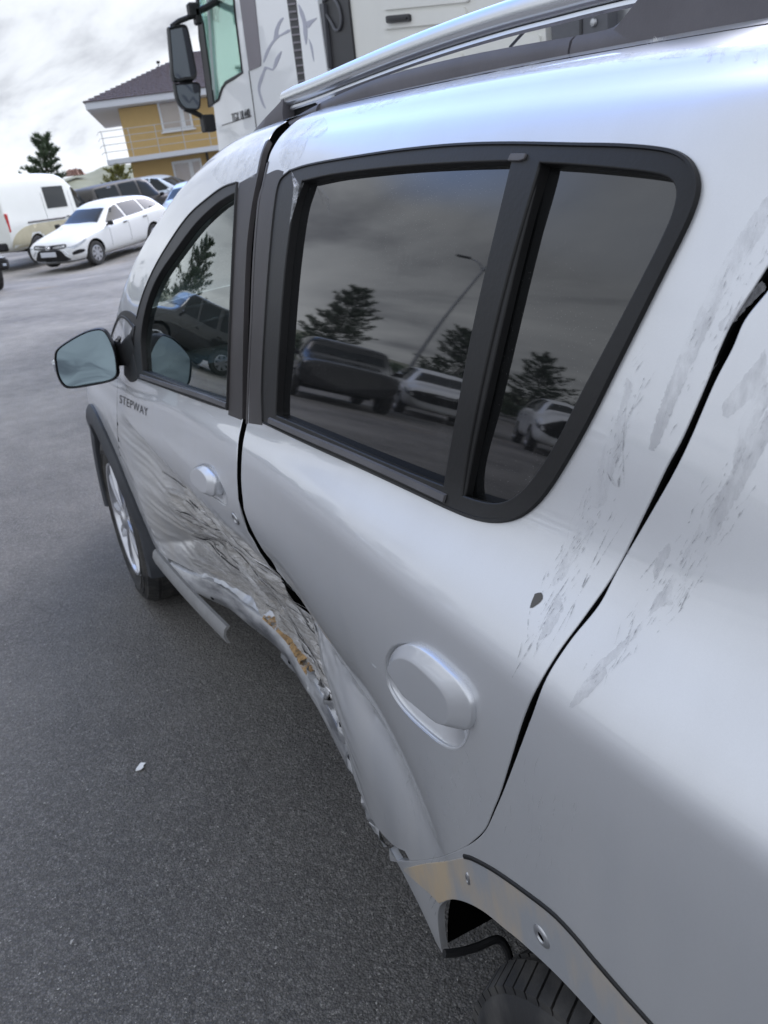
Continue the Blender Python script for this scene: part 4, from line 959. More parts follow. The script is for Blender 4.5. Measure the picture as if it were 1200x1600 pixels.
# grey plastic base strip sitting on the roof edge
base_lo = [(497, 172), (540, 154), (600, 136), (700, 112), (800, 94), (889, 83)]
base_hi = [(497, 160), (540, 141), (600, 118), (700, 92), (800, 72), (889, 57)]
def slab(name, lo, hi, y, th, mat, parent, top_in=.012):
    """solid strip between two pixel curves on the plane Y=y, th thick towards the car centre"""
    a = cr(lo, 6); b = cr(hi, 6); V = []; Fc = []
    for (p, q) in zip(a, b):
        A = at_y(*p, y); B = at_y(*q, y); A[2] -= .012
        V += [A, A+(B-A)*.5+np.array([0, .002, 0]), B-np.array([0, .001, .004]), B-np.array([0, .006, 0]), B-np.array([0, th, 0])-np.array([0, 0, top_in*.4]), A-np.array([0, th, 0])]
    for i in range(len(a)-1):
        for j in range(6): Fc.append((i*6+j, i*6+(j+1) % 6, (i+1)*6+(j+1) % 6, (i+1)*6+j))
    Fc += [tuple(range(6)), tuple(range((len(a)-1)*6, len(a)*6))[::-1]]
    mb = MB(); mb.V = V; mb.F = Fc; return mb.build(name, mat, parent, True, 40)
slab('rail_base', base_lo, base_hi, RY, .05, 'rail_plastic', car)
slab('rail_foot', [(892, 82), (940, 76), (1020, 65), (1110, 55), (1205, 44), (1290, 34)], [(893, 56), (925, 50), (955, 40), (978, 14), (1010, -30), (1060, -110)], RY, .06, 'rail_plastic', car)
slab('rail_base', [(428, 203), (450, 194), (470, 184), (494, 174)], [(432, 197), (452, 186), (472, 174), (494, 162)], RY+.006, .04, 'rail_plastic', car)
# front foot: tapering grey cover, then a black collar
ft_hi = [(378, 222), (395, 202), (412, 182), (428, 165), (441, 150)]; ft_lo = [(379, 225), (397, 214), (414, 205), (430, 198), (443, 193)]
slab('rail_foot', ft_lo, ft_hi, RY-.012, .05, 'rail_plastic', car)
mb = MB(); P = [rp(452, 152, RY-.030), rp(449, 172, RY-.030), rp(452, 192, RY-.030)]
V = []; 
ol = cr([(447, 143), (461, 141), (470, 150), (495, 162), (494, 168), (470, 180), (452, 190), (444, 186), (442, 160), (447, 143)], 4)[:-1]; V = [at_y(*p, RY-.034) for p in ol]; V2 = [v-np.array([0, .05, 0]) for v in V]; m = len(V)
mb.add(V+V2, [tuple(range(m)), tuple(range(m, 2*m))[::-1]]+[(i, i+m, (i+1) % m+m, (i+1) % m) for i in range(m)]); mb.build('rail_collar', 'black_plastic', car, True, 40)
# chrome bar
ctr = cr([(449, 154), (500, 135), (560, 110), (640, 78), (720, 49), (800, 23), (870, 3), (960, -22), (1080, -52)], 6)
P = [at_y(*p, RY-.028) for p in ctr]; V = []; Fc = []; m = 16
for i, p in enumerate(P):
    tg = P[min(i+1, len(P)-1)]-P[max(i-1, 0)]; tg /= np.linalg.norm(tg); sd_ = np.cross([0, 0, 1], tg); sd_ /= np.linalg.norm(sd_); up = np.cross(tg, sd_)
    k = 1.0 if i > 1 else .86+.07*i
    for j in range(m):
        a = 2*math.pi*j/m; ca_, sa_ = math.cos(a), math.sin(a); e_ = .75
        V.append(p+sd_*.0165*k*np.sign(ca_)*abs(ca_)**e_+up*.0150*k*np.sign(sa_)*abs(sa_)**e_)
for i in range(len(P)-1):
    for j in range(m): Fc.append((i*m+j, i*m+(j+1) % m, (i+1)*m+(j+1) % m, (i+1)*m+j))
Fc += [tuple(range(m)), tuple(range((len(P)-1)*m, len(P)*m))[::-1]]
mb = MB(); mb.V = V; mb.F = Fc; mb.build('roof_rail', 'anodised', car, True, 60)
mb = MB(); V = []
for p in P[1:]: V.append(p+np.array([0, .004, -.0185]))
mb.tube(V, .0042, 6); mb.build('rail_underside_bead', 'anodised', car)
# short stub aerial-like roof ditch strap behind the rail
mb = MB(); mb.tube([at_y(797, 74, .45), at_y(833, 34, .45)], .0022, 6); mb.build('roof_wire', 'black_plastic', car)
# ---- door mirror
def mirror():
    # outline in pixels on the plane through the housing, then given real depth
    ol = cr([(84, 560), (87, 547), (103, 534), (130, 519), (150, 513), (163, 515), (173, 530), (181, 552), (184, 575), (183, 588), (172, 596), (140, 603), (108, 607), (96, 601), (88, 585), (84, 560)], 5)[:-1]
    d0 = ray(133, 560); cpt = C+d0*((1.93-C[0])/d0[0]); nrm_ = np.array([-.95, .25, .16]); nrm_ /= np.linalg.norm(nrm_)
    def onp(px, py, sh=0): d = ray(px, py); q = cpt+nrm_*sh; return C+d*(((q-C)@nrm_)/(d@nrm_))
    P = np.array([onp(*p) for p in ol]); c0 = P.mean(0); T = P-c0; fwd = -nrm_
    rings = [(.93, .002), (.965, -.004), (1.0, .004), (1.02, .018), (1.01, .045), (.93, .075), (.75, .098), (.45, .110), (.02, .114)]
    V = []; m = len(P)
    for k, h in rings:
        for t_ in T: V.append(c0+t_*k+fwd*h)
    Fc = [(i*m+j, i*m+(j+1) % m, (i+1)*m+(j+1) % m, (i+1)*m+j) for i in range(len(rings)-1) for j in range(m)]
    mb = MB(); mb.V = V; mb.F = Fc; h_ = mb.build('door_mirror', 'black_plastic', car, True, 70)
    mb = MB(); n_ = [tuple(c0+t_*.94+fwd*(.0045)) for t_ in T]; mid = [tuple(c0+t_*.5+fwd*.0025) for t_ in T]
    mb.V = n_+mid+[tuple(c0+fwd*.002)]; mb.F = [(i, (i+1) % m, (i+1) % m+m, i+m) for i in range(m)]+[(i+m, (i+1) % m+m, 2*m) for i in range(m)]
    mb.build('mirror_glass', 'mirror', h_, True, 80)
    mb = MB(); a = onp(180, 553)+fwd*.05; b = np.array(SD.pt(*SD.back([(206, 556)])[0]))
    for (q0, q1, r) in ((a, b, (.034, .040)),):
        V = []
        for i, t_ in enumerate((-.15, .2, .45, .75, 1.08)):
            p = q0+(q1-q0)*t_; rr_ = (.030, .026, .025, .036, .046)[i]
            for j in range(16):
                an = 2*math.pi*j/16; V.append(p+np.array([math.cos(an)*rr_*1.0, 0, math.sin(an)*rr_*1.25]))
        mb.add(V, [(i*16+j, i*16+(j+1) % 16, (i+1)*16+(j+1) % 16, (i+1)*16+j) for i in range(4) for j in range(16)])
    mb.build('mirror_arm', 'black_plastic', h_, True, 60)
    mb = MB(); p = onp(84, 573)+fwd*.035; mb.box(p, (.05, .016, .030), bev=.006); mb.build('turn_signal', 'lamp_clear', h_)
mirror()
# ---- lettering on the front door
fc = bpy.data.curves.new('txt', 'FONT'); fc.body = 'STEPWAY'; fc.size = 1.0; fc.space_character = 1.12; fc.resolution_u = 3
fo_ = bpy.data.objects.new('txt', fc); col.objects.link(fo_); bpy.context.view_layer.update()
me = bpy.data.meshes.new_from_object(fo_.evaluated_get(bpy.context.evaluated_depsgraph_get())); col.objects.unlink(fo_); bpy.data.objects.remove(fo_)
bm = bmesh.new(); bm.from_mesh(me); bmesh.ops.triangulate(bm, faces=bm.faces); bmesh.ops.subdivide_edges(bm, edges=[e for e in bm.edges if e.calc_length() > .25], cuts=2); bmesh.ops.triangulate(bm, faces=bm.faces)
V = np.array([v.co[:] for v in bm.verts]); Fc = [[v.index for v in f.verts] for f in bm.faces]; bm.free()
x0, x1 = V[:, 0].min(), V[:, 0].max(); h1 = V[:, 1].max()
# four corner pixels of the word
q00, q10, q01, q11 = map(np.array, ((187.0, 629.0), (231.0, 651.0), (187.5, 616.5), (231.0, 637.5)))
s_ = ((V[:, 0]-x0)/(x1-x0))[:, None]; t_ = (V[:, 1]/h1)[:, None]; s_ = s_**1.0
px = (q00*(1-s_)+q10*s_)*(1-t_)+(q01*(1-s_)+q11*s_)*t_
pv = SD.back(px); P = SD.pt(pv[:, 0], pv[:, 1], .0012)
mk('door_lettering', P, Fc, 'black_ink', front_door, False)
# ---- dried tape glue, scrapes and tape leftovers
def decal(px, mat, parent, name='tape_residue', n=2, off=.0004):
    q_ = resample(cr(list(px)+[px[0]], n)[:-1], 3.0); jj = (.9 if name == 'tape_residue' else .15)
    pts = SD.back(q_+rng.normal(0, jj, q_.shape)); return panel(name, pts, [], mat, parent, sp=.012, bd=.005, off=off, flange=False)
DQ = [[(1200, 640), (1168, 690), (1130, 760), (1088, 830), (1062, 880), (1064, 905), (1078, 905), (1100, 870), (1140, 800), (1180, 730), (1204, 680)],
      [(1060, 900), (1030, 925), (1018, 950), (1002, 985), (975, 1015), (940, 1050), (915, 1068), (930, 1040), (965, 1010), (995, 980), (1030, 950), (1052, 945), (1048, 930)],
      [(1046, 848), (1030, 865), (1020, 895), (1024, 908), (1034, 890), (1048, 862)],
      [(1205, 590), (1175, 625), (1150, 680), (1146, 745), (1165, 700), (1190, 650), (1206, 625)],
      [(1196, 545), (1170, 580), (1130, 630), (1135, 655), (1165, 630), (1200, 600)],
      [(940, 1040), (905, 1075), (890, 1105), (905, 1100), (930, 1075), (950, 1050)]]
for d_ in DQ: decal(d_, 'residue', quarter)
DR = [[(978, 590), (968, 640), (948, 690), (925, 745), (918, 780), (935, 795), (948, 780), (958, 735), (975, 700), (982, 650), (988, 600)],
      [(1205, 300), (1170, 345), (1130, 410), (1095, 480), (1060, 560), (1030, 640), (1014, 700), (1030, 695), (1060, 620), (1100, 530), (1150, 430), (1205, 345)],
      [(905, 810), (885, 850), (870, 890), (862, 915), (880, 905), (905, 860), (930, 815)],
      [(872, 925), (855, 965), (842, 1000), (860, 990), (880, 950)],
      [(1198, 450), (1150, 500), (1128, 520), (1124, 505), (1150, 480), (1190, 440)]]
for d_ in DR: decal(d_, 'residue', rear_door)
for a, b, w_ in (((972, 738), (968, 766), 2), ((948, 735), (970, 768), 1.5), ((955, 742), (974, 768), 1.2), ((978, 640), (976, 762), 1), ((884, 925), (800, 1060), 1.2), ((905, 880), (842, 985), 1), ((965, 800), (880, 990), 1), ((985, 800), (855, 1018), .9), ((832, 940), (825, 1000), 1)):
    a, b = np.array(a, float), np.array(b, float); t_ = (b-a)/np.linalg.norm(b-a); n_ = np.array([-t_[1], t_[0]]); m_ = (a+b)/2+n_*3
    decal([tuple(a), tuple(m_+n_*w_), tuple(b), tuple(m_-n_*w_)], 'scrape', rear_door, 'scratch')
decal([(836, 928), (846, 926), (848, 936), (838, 946), (828, 950)], 'dark_scrape', rear_door, 'tape_scrap') if 0 else decal([(836, 928), (846, 926), (848, 936), (838, 946), (828, 950)], 'brown_dark', rear_door, 'tape_scrap')
for (a, b) in (((1028, 870), (1000, 905)), ((930, 1016), (910, 1050)), ((1085, 905), (1060, 960)), ((985, 850), (980, 868))):
    a, b = np.array(a, float), np.array(b, float); t_ = (b-a)/np.linalg.norm(b-a); n_ = np.array([-t_[1], t_[0]])
    decal([tuple(a), tuple((a+b)/2+n_*1.2), tuple(b), tuple((a+b)/2-n_*1.2)], 'scrape', quarter, 'scratch')
decal([(560, 168), (700, 127), (850, 97), (1000, 83), (1100, 75), (1196, 66), (1196, 78), (1000, 95), (850, 108), (700, 137), (560, 178)], 'tape', rear_door, 'tape_residue')
for x_ in (1108, 1128, 1152, 1180): decal([(x_, 80), (x_+5, 80), (x_+2, 97), (x_-3, 97)], 'tape', rear_door, 'tape_residue')
# clear tape remnants over the top of the B-pillar
decal([(446, 212), (466, 196), (488, 190), (482, 214), (470, 245), (456, 262), (440, 262), (436, 240)], 'tape', rear_door, 'tape_remnant', off=.0008)
decal([(480, 196), (505, 182), (512, 200), (498, 214), (480, 212)], 'tape', rear_door, 'tape_remnant', off=.0014)
decal([(330, 268), (350, 246), (385, 224), (412, 214), (404, 250), (398, 276), (372, 282), (345, 288)], 'tape', front_door, 'tape_remnant', off=.0008)
tp = MB(); A3 = [at_y(*p, .722) for p in ((455, 268), (461, 285), (463, 300), (470, 300), (476, 284), (466, 305), (456, 345), (452, 362), (450, 340), (454, 310))]
mk('tape_remnant', [at_y(455, 267, .728), at_y(468, 290, .735), at_y(463, 318, .752), at_y(452, 352, .768), at_y(456, 318, .757), at_y(459, 292, .745), at_y(476, 284, .722), at_y(466, 308, .742)], [(0, 1, 5), (1, 2, 4, 5), (2, 3, 4), (1, 6, 7)], 'tape', seal_r, False)
def scratches(parent, area, ang, n, ln=(14, 60), wd=(.35, .9), mat='scrape', name='fine_scratches'):
    """many hairline scuffs, directions in pixels"""
    q = []; A = np.array(area, float)
    while len(q) < n:
        p = A.min(0)+rng.random(2)*(A.max(0)-A.min(0))
        if not inpoly(p[None], A)[0]: continue
        a = math.radians(ang+rng.normal(0, 7)); l = rng.uniform(*ln)*rng.random()**1.2+5; w_ = rng.uniform(*wd); d = np.array([math.cos(a), -math.sin(a)]); nn_ = np.array([-d[1], d[0]])
        b = p+d*l/2+nn_*rng.normal(0, l*.04); q += [[p, b+nn_*w_, p+d*l, b-nn_*w_]]
    Q = SD.back(np.array(q).reshape(-1, 2)); P = SD.pt(Q[:, 0], Q[:, 1], .0006)
    o = mk(name, P, [(4*i, 4*i+1, 4*i+2, 4*i+3) for i in range(n)], mat, parent, False); o['kind'] = 'stuff'
scratches(rear_door, [(985, 560), (1010, 600), (960, 800), (830, 1040), (800, 1050), (850, 900), (930, 740)], 62, 120)
scratches(rear_door, [(1200, 330), (1200, 400), (1080, 640), (1030, 720), (1040, 600), (1130, 420)], 62, 60)
scratches(quarter, [(1198, 620), (1198, 760), (1060, 960), (930, 1090), (900, 1080), (1010, 920), (1120, 720)], 58, 130)
scratches(rear_door, [(640, 1180), (740, 1180), (760, 1280), (690, 1330), (600, 1290)], 100, 70, (10, 40), (.3, .7), 'residue')
scratches(quarter, [(790, 1180), (900, 1240), (900, 1400), (800, 1360), (770, 1300)], 80, 60, (10, 50), (.3, .8), 'residue')
scratches(quarter, [(640, 1360), (700, 1350), (740, 1400), (700, 1400), (680, 1440)], 70, 50, (8, 30), (.4, 1.0), 'scrape')
# white fluff caught on the roof edge
mb = MB(); ctrp = at_y(1026, 72, .615)
for _ in range(420):
    d_ = Vector((random.gauss(0, 1), random.gauss(0, .7), abs(random.gauss(0, .8)))).normalized(); s0 = Vector(ctrp)+Vector((random.gauss(0, .003), 0, random.gauss(0, .001))); ln = random.uniform(.003, .008)
    s1 = s0+d_*ln; w_ = d_.orthogonal()*.00025; mb.add([s0-w_, s0+w_, s1], [(0, 1, 2)])
tag(mb.build('white_fluff', 'paper_white', None, False), 'tuft of white fluff caught on the roof edge under the grey rail', 'fluff')
# ------------------------------------------------------------------ parked vehicles
def bvh_of(o):
    return BVHTree.FromPolygons([v.co.copy() for v in o.data.vertices], [tuple(p.vertices) for p in o.data.polygons])
def loft(st, sub=2):
    """st rows: x, z_low, z_belt, z_top, w_low, w_belt, w_top"""
    V = []; Fc = []; m = 17
    for (x, zl, zb, zt, wl, wb_, wt) in st:
        h = [(0, zl), (wl*.75, zl), (wl, zl+.10), (wb_, zl+(zb-zl)*.45), (wb_, zb-.07), (wb_*.965, zb), (wt, zt-.035), (wt*.82, zt), (0, zt+.02)]
        V += [(x, -y, z) for y, z in h]+[(x, y, z) for y, z in h[-2:0:-1]]
    m = 16
    for i in range(len(st)-1):
        for j in range(m): Fc.append((i*m+j, i*m+(j+1) % m, (i+1)*m+(j+1) % m, (i+1)*m+j))
    for b in (0, (len(st)-1)*m):
        for j in range(1, 8): pass
        q = [(b+0, b+1, b+15)]
        for j in range(1, 8):
            q.append((b+j, b+j+1, b+16-j-1, b+16-j) if j < 7 else (b+7, b+8, b+9))
        Fc += q
    me = bpy.data.meshes.new('tmp'); me.from_pydata(V, [], Fc)
    bm = bmesh.new(); bm.from_mesh(me); bmesh.ops.recalc_face_normals(bm, faces=bm.faces); bm.to_mesh(me); bm.free()
    o = bpy.data.objects.new('tmp', me); col.objects.link(o); md = o.modifiers.new('s', 'SUBSURF'); md.levels = sub; md.render_levels = sub
    return o
def car_body(st, wheels, wr, mat, parent, hw):
    o = loft(st); cuts = []
    for wx in wheels:
        for sy in (-1, 1):
            mb = MB(); mb.lathe([(.0001, 0), (wr, 0), (wr, .42), (.0001, .42)], 32, Matrix.Translation((wx, sy*(hw-.12)-.21, wr-.03)))
            mb2 = mk('cut', mb.V, mb.F, 'jamb', None, False); bm = bmesh.new(); bm.from_mesh(mb2.data); bmesh.ops.remove_doubles(bm, verts=bm.verts, dist=.001); bmesh.ops.recalc_face_normals(bm, faces=bm.faces); bm.to_mesh(mb2.data); bm.free()
            md = o.modifiers.new('b', 'BOOLEAN'); md.operation = 'DIFFERENCE'; md.object = mb2; md.solver = 'EXACT'; cuts.append(mb2)
    bpy.context.view_layer.update()
    me = bpy.data.meshes.new_from_object(o.evaluated_get(bpy.context.evaluated_depsgraph_get()))
    for c_ in cuts+[o]: bpy.data.objects.remove(c_)
    bm = bmesh.new(); bm.from_mesh(me); bmesh.ops.triangulate(bm, faces=bm.faces); bm.to_mesh(me); bm.free()
    me.materials.clear(); me.materials.append(MT[mat]); me.materials.append(MT['jamb'])
    for p in me.polygons:
        c_ = p.center; k = 0
        for wx in wheels:
            if math.hypot(c_.x-wx, c_.z-(wr-.03)) < wr*1.004 and abs(c_.y) > hw-.36 and math.hypot(c_.x-wx, c_.z-(wr-.03)) > wr*.3 and abs(Vector((c_.x-wx, 0, c_.z-(wr-.03))).normalized().dot(p.normal)) > .7: k = 1
            if abs(abs(c_.y)-(hw-.33)) < .01 and math.hypot(c_.x-wx, c_.z-(wr-.03)) < wr*1.05: k = 1
        p.material_index = k
    me.shade_smooth(); me.set_sharp_from_angle(angle=R_(45)); me.name = 'body'
    b = bpy.data.objects.new('body', me); link(b, parent); return b, bvh_of(b)
def decal3(name, bvh, poly, axis, mat, parent, off=.006, th=.02, n=3, smooth_pts=True, sp=.09):
    """outline on a coordinate plane, carried onto the body along an axis ('+y','-y','+x','-x','+z')"""
    P = cr(list(poly)+[poly[0]], n)[:-1] if smooth_pts else np.array(poly, float)
    P = resample(P, .05); V2, Fc, loops = tri2d(P, [], sp)
    sg = 1 if axis[0] == '+' else -1; V = []; Nn = []
    for a, b in V2:
        if axis[1] == 'y': o_ = Vector((a, sg*4, b)); d = Vector((0, -sg, 0))
        elif axis[1] == 'x': o_ = Vector((sg*9, a, b)); d = Vector((-sg, 0, 0))
        else: o_ = Vector((a, b, 9)); d = Vector((0, 0, -1))
        h, nn_, _, _ = bvh.ray_cast(o_, d)
        if h is None: 
            h, nn_, _, _ = bvh.find_nearest(o_+d*(3.2 if axis[1] == 'y' else 7))
        if nn_.dot(d) > 0: nn_ = -nn_
        V.append(h+nn_*off); Nn.append(nn_)
    k = len(V); F_ = [tuple(f) for f in Fc]
    lp = loops[0]; m = len(lp); V += [V[i]-Nn[i]*th for i in lp]
    for j in range(m): F_.append((lp[j], lp[(j+1) % m], k+(j+1) % m, k+j))
    mb = MB(); mb.V = [tuple(v) for v in V]; mb.F = F_; return mb.build(name, mat, parent, True, 40)
def simple_wheel(parent, x, y, r, side, rimmat='alloy', spokes=7, wd=.19):
    T = Matrix.Translation((x, y, r)) @ (Matrix.Identity(4) if side > 0 else Matrix.Rotation(math.pi, 4, 'Z'))
    we = bpy.data.objects.new('wheel', None); link(we, parent)
    mb = MB(); mb.lathe([(r*.62, -wd), (r*.9, -wd), (r, -wd*.85), (r, -.03), (r*.95, -.004), (r*.8, .004), (r*.66, -.006), (r*.63, -.02)], 36, T); mb.build('tyre', 'tyre', we)
    mb = MB(); mb.lathe([(r*.64, -.012), (r*.60, -.006), (r*.56, -.03), (r*.54, -.10), (.0001, -.11)], 32, T)
    mb.build('rim', 'brake', we)
    mb = MB()
    for k in range(spokes):
        a = 2*math.pi*k/spokes; R3 = Matrix.Rotation(a, 4, 'Y')
        v = [R3 @ Vector(q) for q in ((r*.05, -.012, -r*.09), (r*.05, -.012, r*.09), (r*.61, -.006, r*.14), (r*.61, -.006, -r*.14), (r*.05, -.05, -r*.09), (r*.05, -.05, r*.09), (r*.61, -.04, r*.14), (r*.61, -.04, -r*.14))]
        mb.add([T @ q for q in v], [(0, 1, 2, 3), (4, 7, 6, 5), (0, 4, 5, 1), (1, 5, 6, 2), (2, 6, 7, 3), (3, 7, 4, 0)])
    mb.lathe([(.0001, -.002), (r*.16, -.006), (r*.18, -.03)], 20, T); mb.lathe([(r*.56, -.016), (r*.58, -.002), (r*.63, -.006), (r*.64, -.02)], 36, T)
    mb.build('wheel_cover', rimmat, we)
def frame_from(P1, P2, wb, near=1, hw=.80):
    """P1 front, P2 rear contact point of the near wheels -> matrix; origin at ground under the middle"""
    P1 = Vector(P1); P2 = Vector(P2); x = (P1-P2).normalized(); z = Vector((0, 0, 1)); z = (z-x*z.dot(x)).normalized(); y = z.cross(x)
    o = (P1+P2)/2-y*hw*near
    return Matrix(((x.x, y.x, z.x, o.x), (x.y, y.y, z.y, o.y), (x.z, y.z, z.z, o.z), (0, 0, 0, 1)))
def frame_at(x, y, hd):
    z = float(gh(x, y)); gx_ = (float(gh(x+.5, y))-z)/.5; gy_ = (float(gh(x, y+.5))-z)/.5; n = Vector((-gx_, -gy_, 1)).normalized()
    f = Vector((math.cos(R_(hd)), math.sin(R_(hd)), 0)); f = (f-n*f.dot(n)).normalized(); s_ = n.cross(f)
    return Matrix(((f.x, s_.x, n.x, x), (f.y, s_.y, n.y, y), (f.z, s_.z, n.z, z), (0, 0, 0, 1)))
def mirror_pair(parent, x, y, z, mat):
    for s_ in (-1, 1):
        mb = MB(); mb.box((x, s_*(y+.09), z), (.09, .19, .12), bev=.03); mb.box((x+.01, s_*(y-.02), z-.04), (.05, .10, .04)); mb.build('wing_mirror', mat, parent)
def sedan(name, M4, paintm, label, cat_, style='wagon', group=None, lights=True, glassm='bg_glass', trimm='black_plastic'):
    t = empty(name, label=label, cat=cat_, group=group or ('vehicles seen mirrored in the side windows' if 'mirrored' in label else 'vehicles parked across the yard'), mat=M4); bpy.context.view_layer.update()
    if style == 'wagon':
        hw = .875; wb = 2.635; wr = .365; wh = (wb/2, -wb/2); r = .315
        st = [(2.17, .30, .55, .58, .50, .60, .45), (2.12, .22, .64, .70, .66, .74, .56), (1.95, .19, .72, .79, .76, .83, .62), (1.6, .18, .80, .88, .82, .865, .66), (1.1, .17, .88, .96, .84, .875, .68), (.80, .17, .92, 1.02, .84, .875, .68), (.15, .17, .95, 1.40, .84, .875, .60), (-.3, .17, .97, 1.49, .84, .875, .58), (-1.0, .17, .99, 1.485, .84, .875, .58), (-1.6, .18, 1.02, 1.44, .83, .87, .56), (-2.0, .22, 1.03, 1.30, .80, .85, .56), (-2.18, .30, .98, 1.08, .74, .80, .58), (-2.22, .42, .86, .92, .60, .70, .5)]
        wins = [[(.62, .99), (.12, 1.31), (-.14, 1.375), (-.20, 1.02)], [(-.28, 1.02), (-.22, 1.385), (-1.02, 1.385), (-1.10, 1.05)], [(-1.17, 1.06), (-1.10, 1.375), (-1.55, 1.32), (-1.92, 1.14), (-1.75, 1.09)]]
        wsc = [(.78, 1.03, .70), (.13, 1.40, .56)]
    elif style == 'suv':
        hw = .93; wb = 2.75; wr = .42; wh = (wb/2, -wb/2); r = .37
        st = [(2.28, .42, .80, .88, .60, .70, .5), (2.24, .34, .92, 1.0, .74, .82, .62), (2.0, .30, 1.02, 1.09, .86, .90, .70), (1.5, .29, 1.07, 1.16, .90, .93, .74), (1.02, .28, 1.10, 1.21, .90, .93, .76), (.35, .28, 1.12, 1.68, .90, .93, .66), (-.2, .28, 1.14, 1.78, .90, .93, .65), (-1.2, .28, 1.15, 1.79, .90, .93, .65), (-1.9, .30, 1.16, 1.76, .89, .92, .65), (-2.15, .34, 1.14, 1.62, .86, .90, .66), (-2.28, .44, 1.0, 1.12, .80, .84, .68), (-2.31, .5, .9, .98, .7, .76, .6)]
        wins = [[(.86, 1.17), (.30, 1.62), (.02, 1.67), (-.04, 1.18)], [(-.12, 1.18), (-.06, 1.68), (-.86, 1.70), (-.92, 1.19)], [(-1.0, 1.19), (-.95, 1.70), (-1.75, 1.68), (-1.95, 1.24)]]
        wsc = [(1.0, 1.22, .76), (.36, 1.66, .60)]
    elif style == 'boxy':
        hw = .92; wb = 2.6; wr = .42; wh = (wb/2, -wb/2); r = .37
        st = [(2.05, .45, .98, 1.06, .72, .80, .66), (2.0, .40, 1.06, 1.13, .80, .87, .72), (1.5, .38, 1.10, 1.17, .88, .91, .76), (.86, .36, 1.13, 1.20, .89, .92, .78), (.55, .36, 1.15, 1.72, .89, .92, .76), (.3, .36, 1.15, 1.88, .89, .92, .76), (-.9, .36, 1.15, 1.90, .89, .92, .77), (-1.9, .36, 1.15, 1.88, .89, .92, .77), (-2.02, .40, 1.15, 1.80, .88, .91, .77), (-2.06, .45, 1.1, 1.25, .86, .89, .78)]
        wins = [[(.72, 1.20), (.48, 1.78), (-.02, 1.80), (-.02, 1.20)], [(-.12, 1.20), (-.12, 1.80), (-.85, 1.80), (-.85, 1.20)], [(-.98, 1.20), (-.98, 1.80), (-1.85, 1.78), (-1.90, 1.20)]]
        wsc = [(.84, 1.20, .78), (.56, 1.76, .72)]
    elif style == 'sedan':
        hw = .89; wb = 2.7; wr = .365; wh = (wb/2, -wb/2); r = .32
        st = [(2.3, .30, .55, .60, .52, .62, .46), (2.22, .22, .66, .72, .68, .76, .58), (1.9, .19, .74, .82, .78, .86, .64), (1.2, .18, .84, .93, .85, .89, .70), (.85, .18, .88, .98, .85, .89, .70), (.1, .18, .92, 1.36, .85, .89, .60), (-.4, .18, .94, 1.45, .85, .89, .58), (-.9, .18, .96, 1.42, .85, .89, .57), (-1.55, .18, .98, 1.12, .85, .89, .62), (-1.9, .20, .98, 1.06, .83, .88, .66), (-2.25, .26, .92, 1.0, .76, .82, .62), (-2.32, .36, .80, .86, .64, .72, .5)]
        wins = [[(.66, .96), (.08, 1.32), (-.22, 1.38), (-.26, .98)], [(-.34, .98), (-.30, 1.39), (-.85, 1.36), (-1.12, 1.18), (-1.20, 1.02)]]
        wsc = [(.82, 1.0, .72), (.10, 1.36, .56)]
    elif style == 'van':
        hw = .98; wb = 2.76; wr = .38; wh = (1.48, -1.28); r = .34
        st = [(2.42, .40, .62, .70, .60, .78, .60), (2.36, .34, .82, .92, .78, .88, .70), (2.0, .32, .96, 1.10, .88, .93, .76), (1.62, .32, 1.08, 1.32, .94, .97, .84), (1.0, .32, 1.12, 1.92, .96, .98, .82), (.6, .32, 1.14, 2.14, .96, .98, .86), (0, .32, 1.15, 2.20, .96, .98, .88), (-1.5, .32, 1.15, 2.21, .96, .98, .88), (-2.2, .34, 1.15, 2.20, .95, .98, .88), (-2.37, .36, 1.15, 2.17, .95, .97, .88), (-2.40, .37, 1.15, 2.15, .94, .965, .87), (-2.41, .45, 1.14, 2.05, .86, .90, .80)]
        wins = [[(1.60, 1.22), (1.15, 1.74), (.88, 1.78), (.86, 1.24)], [(.44, 1.30), (.44, 1.84), (-.52, 1.84), (-.52, 1.30)]]
        wsc = [(1.66, 1.32, .84), (1.0, 1.88, .74)]
    b, bv = car_body(st, wh, wr, paintm, t, hw)
    for sy in ('+y', '-y'):
        for i, w_ in enumerate(wins):
            P = cat(*[seg(w_[k], w_[(k+1) % len(w_)], n=3) for k in range(len(w_))])
            decal3('side_window', bv, P, sy, glassm, t, .012, .03, smooth_pts=False, sp=.06)
        s_ = 1 if sy == '+y' else -1
        for hx in ((-.10, -1.0) if style in ('wagon', 'suv', 'sedan', 'boxy') else (.30, .95)):
            mb = MB(); z_ = {'wagon': .90, 'suv': 1.02, 'sedan': .86, 'boxy': 1.02, 'van': 1.05}[style]; mb.box((hx, s_*(hw+.004), z_), (.16, .035, .03), bev=.01); mb.build('door_handle', trimm, t)
        # door shut lines as real grooves of rubber
        for lx in ({'wagon': (.62, -.24, -1.12), 'suv': (.8, -.08, -.96), 'sedan': (.62, -.3, -1.15), 'boxy': (.72, -.07, -.92), 'van': (.65, 1.35, -.65)}[style]):
            z0 = .38; z1 = {'wagon': .93, 'suv': 1.08, 'sedan': .90, 'boxy': 1.1, 'van': 1.7}[style]
            if style == 'van' and lx == 1.35: z1 = 1.1
            pts = []
            for z_ in np.linspace(z0, z1, 9):
                h, nn_, _, _ = bv.ray_cast(Vector((lx, s_*4, z_)), Vector((0, -s_, 0)))
                if h: pts.append(h+Vector((0, s_*.001, 0)))
            if len(pts) > 2: mb = MB(); mb.tube(pts, .004, 4); mb.build('shut_line', 'rubber', t)
    (xa, za, wa), (xb, zb_2, wb_2) = wsc
    h = [(xa+.02, 0), (xa, wa*.96), (xb+.05, wb_2*.96), (xb+.06, 0)]
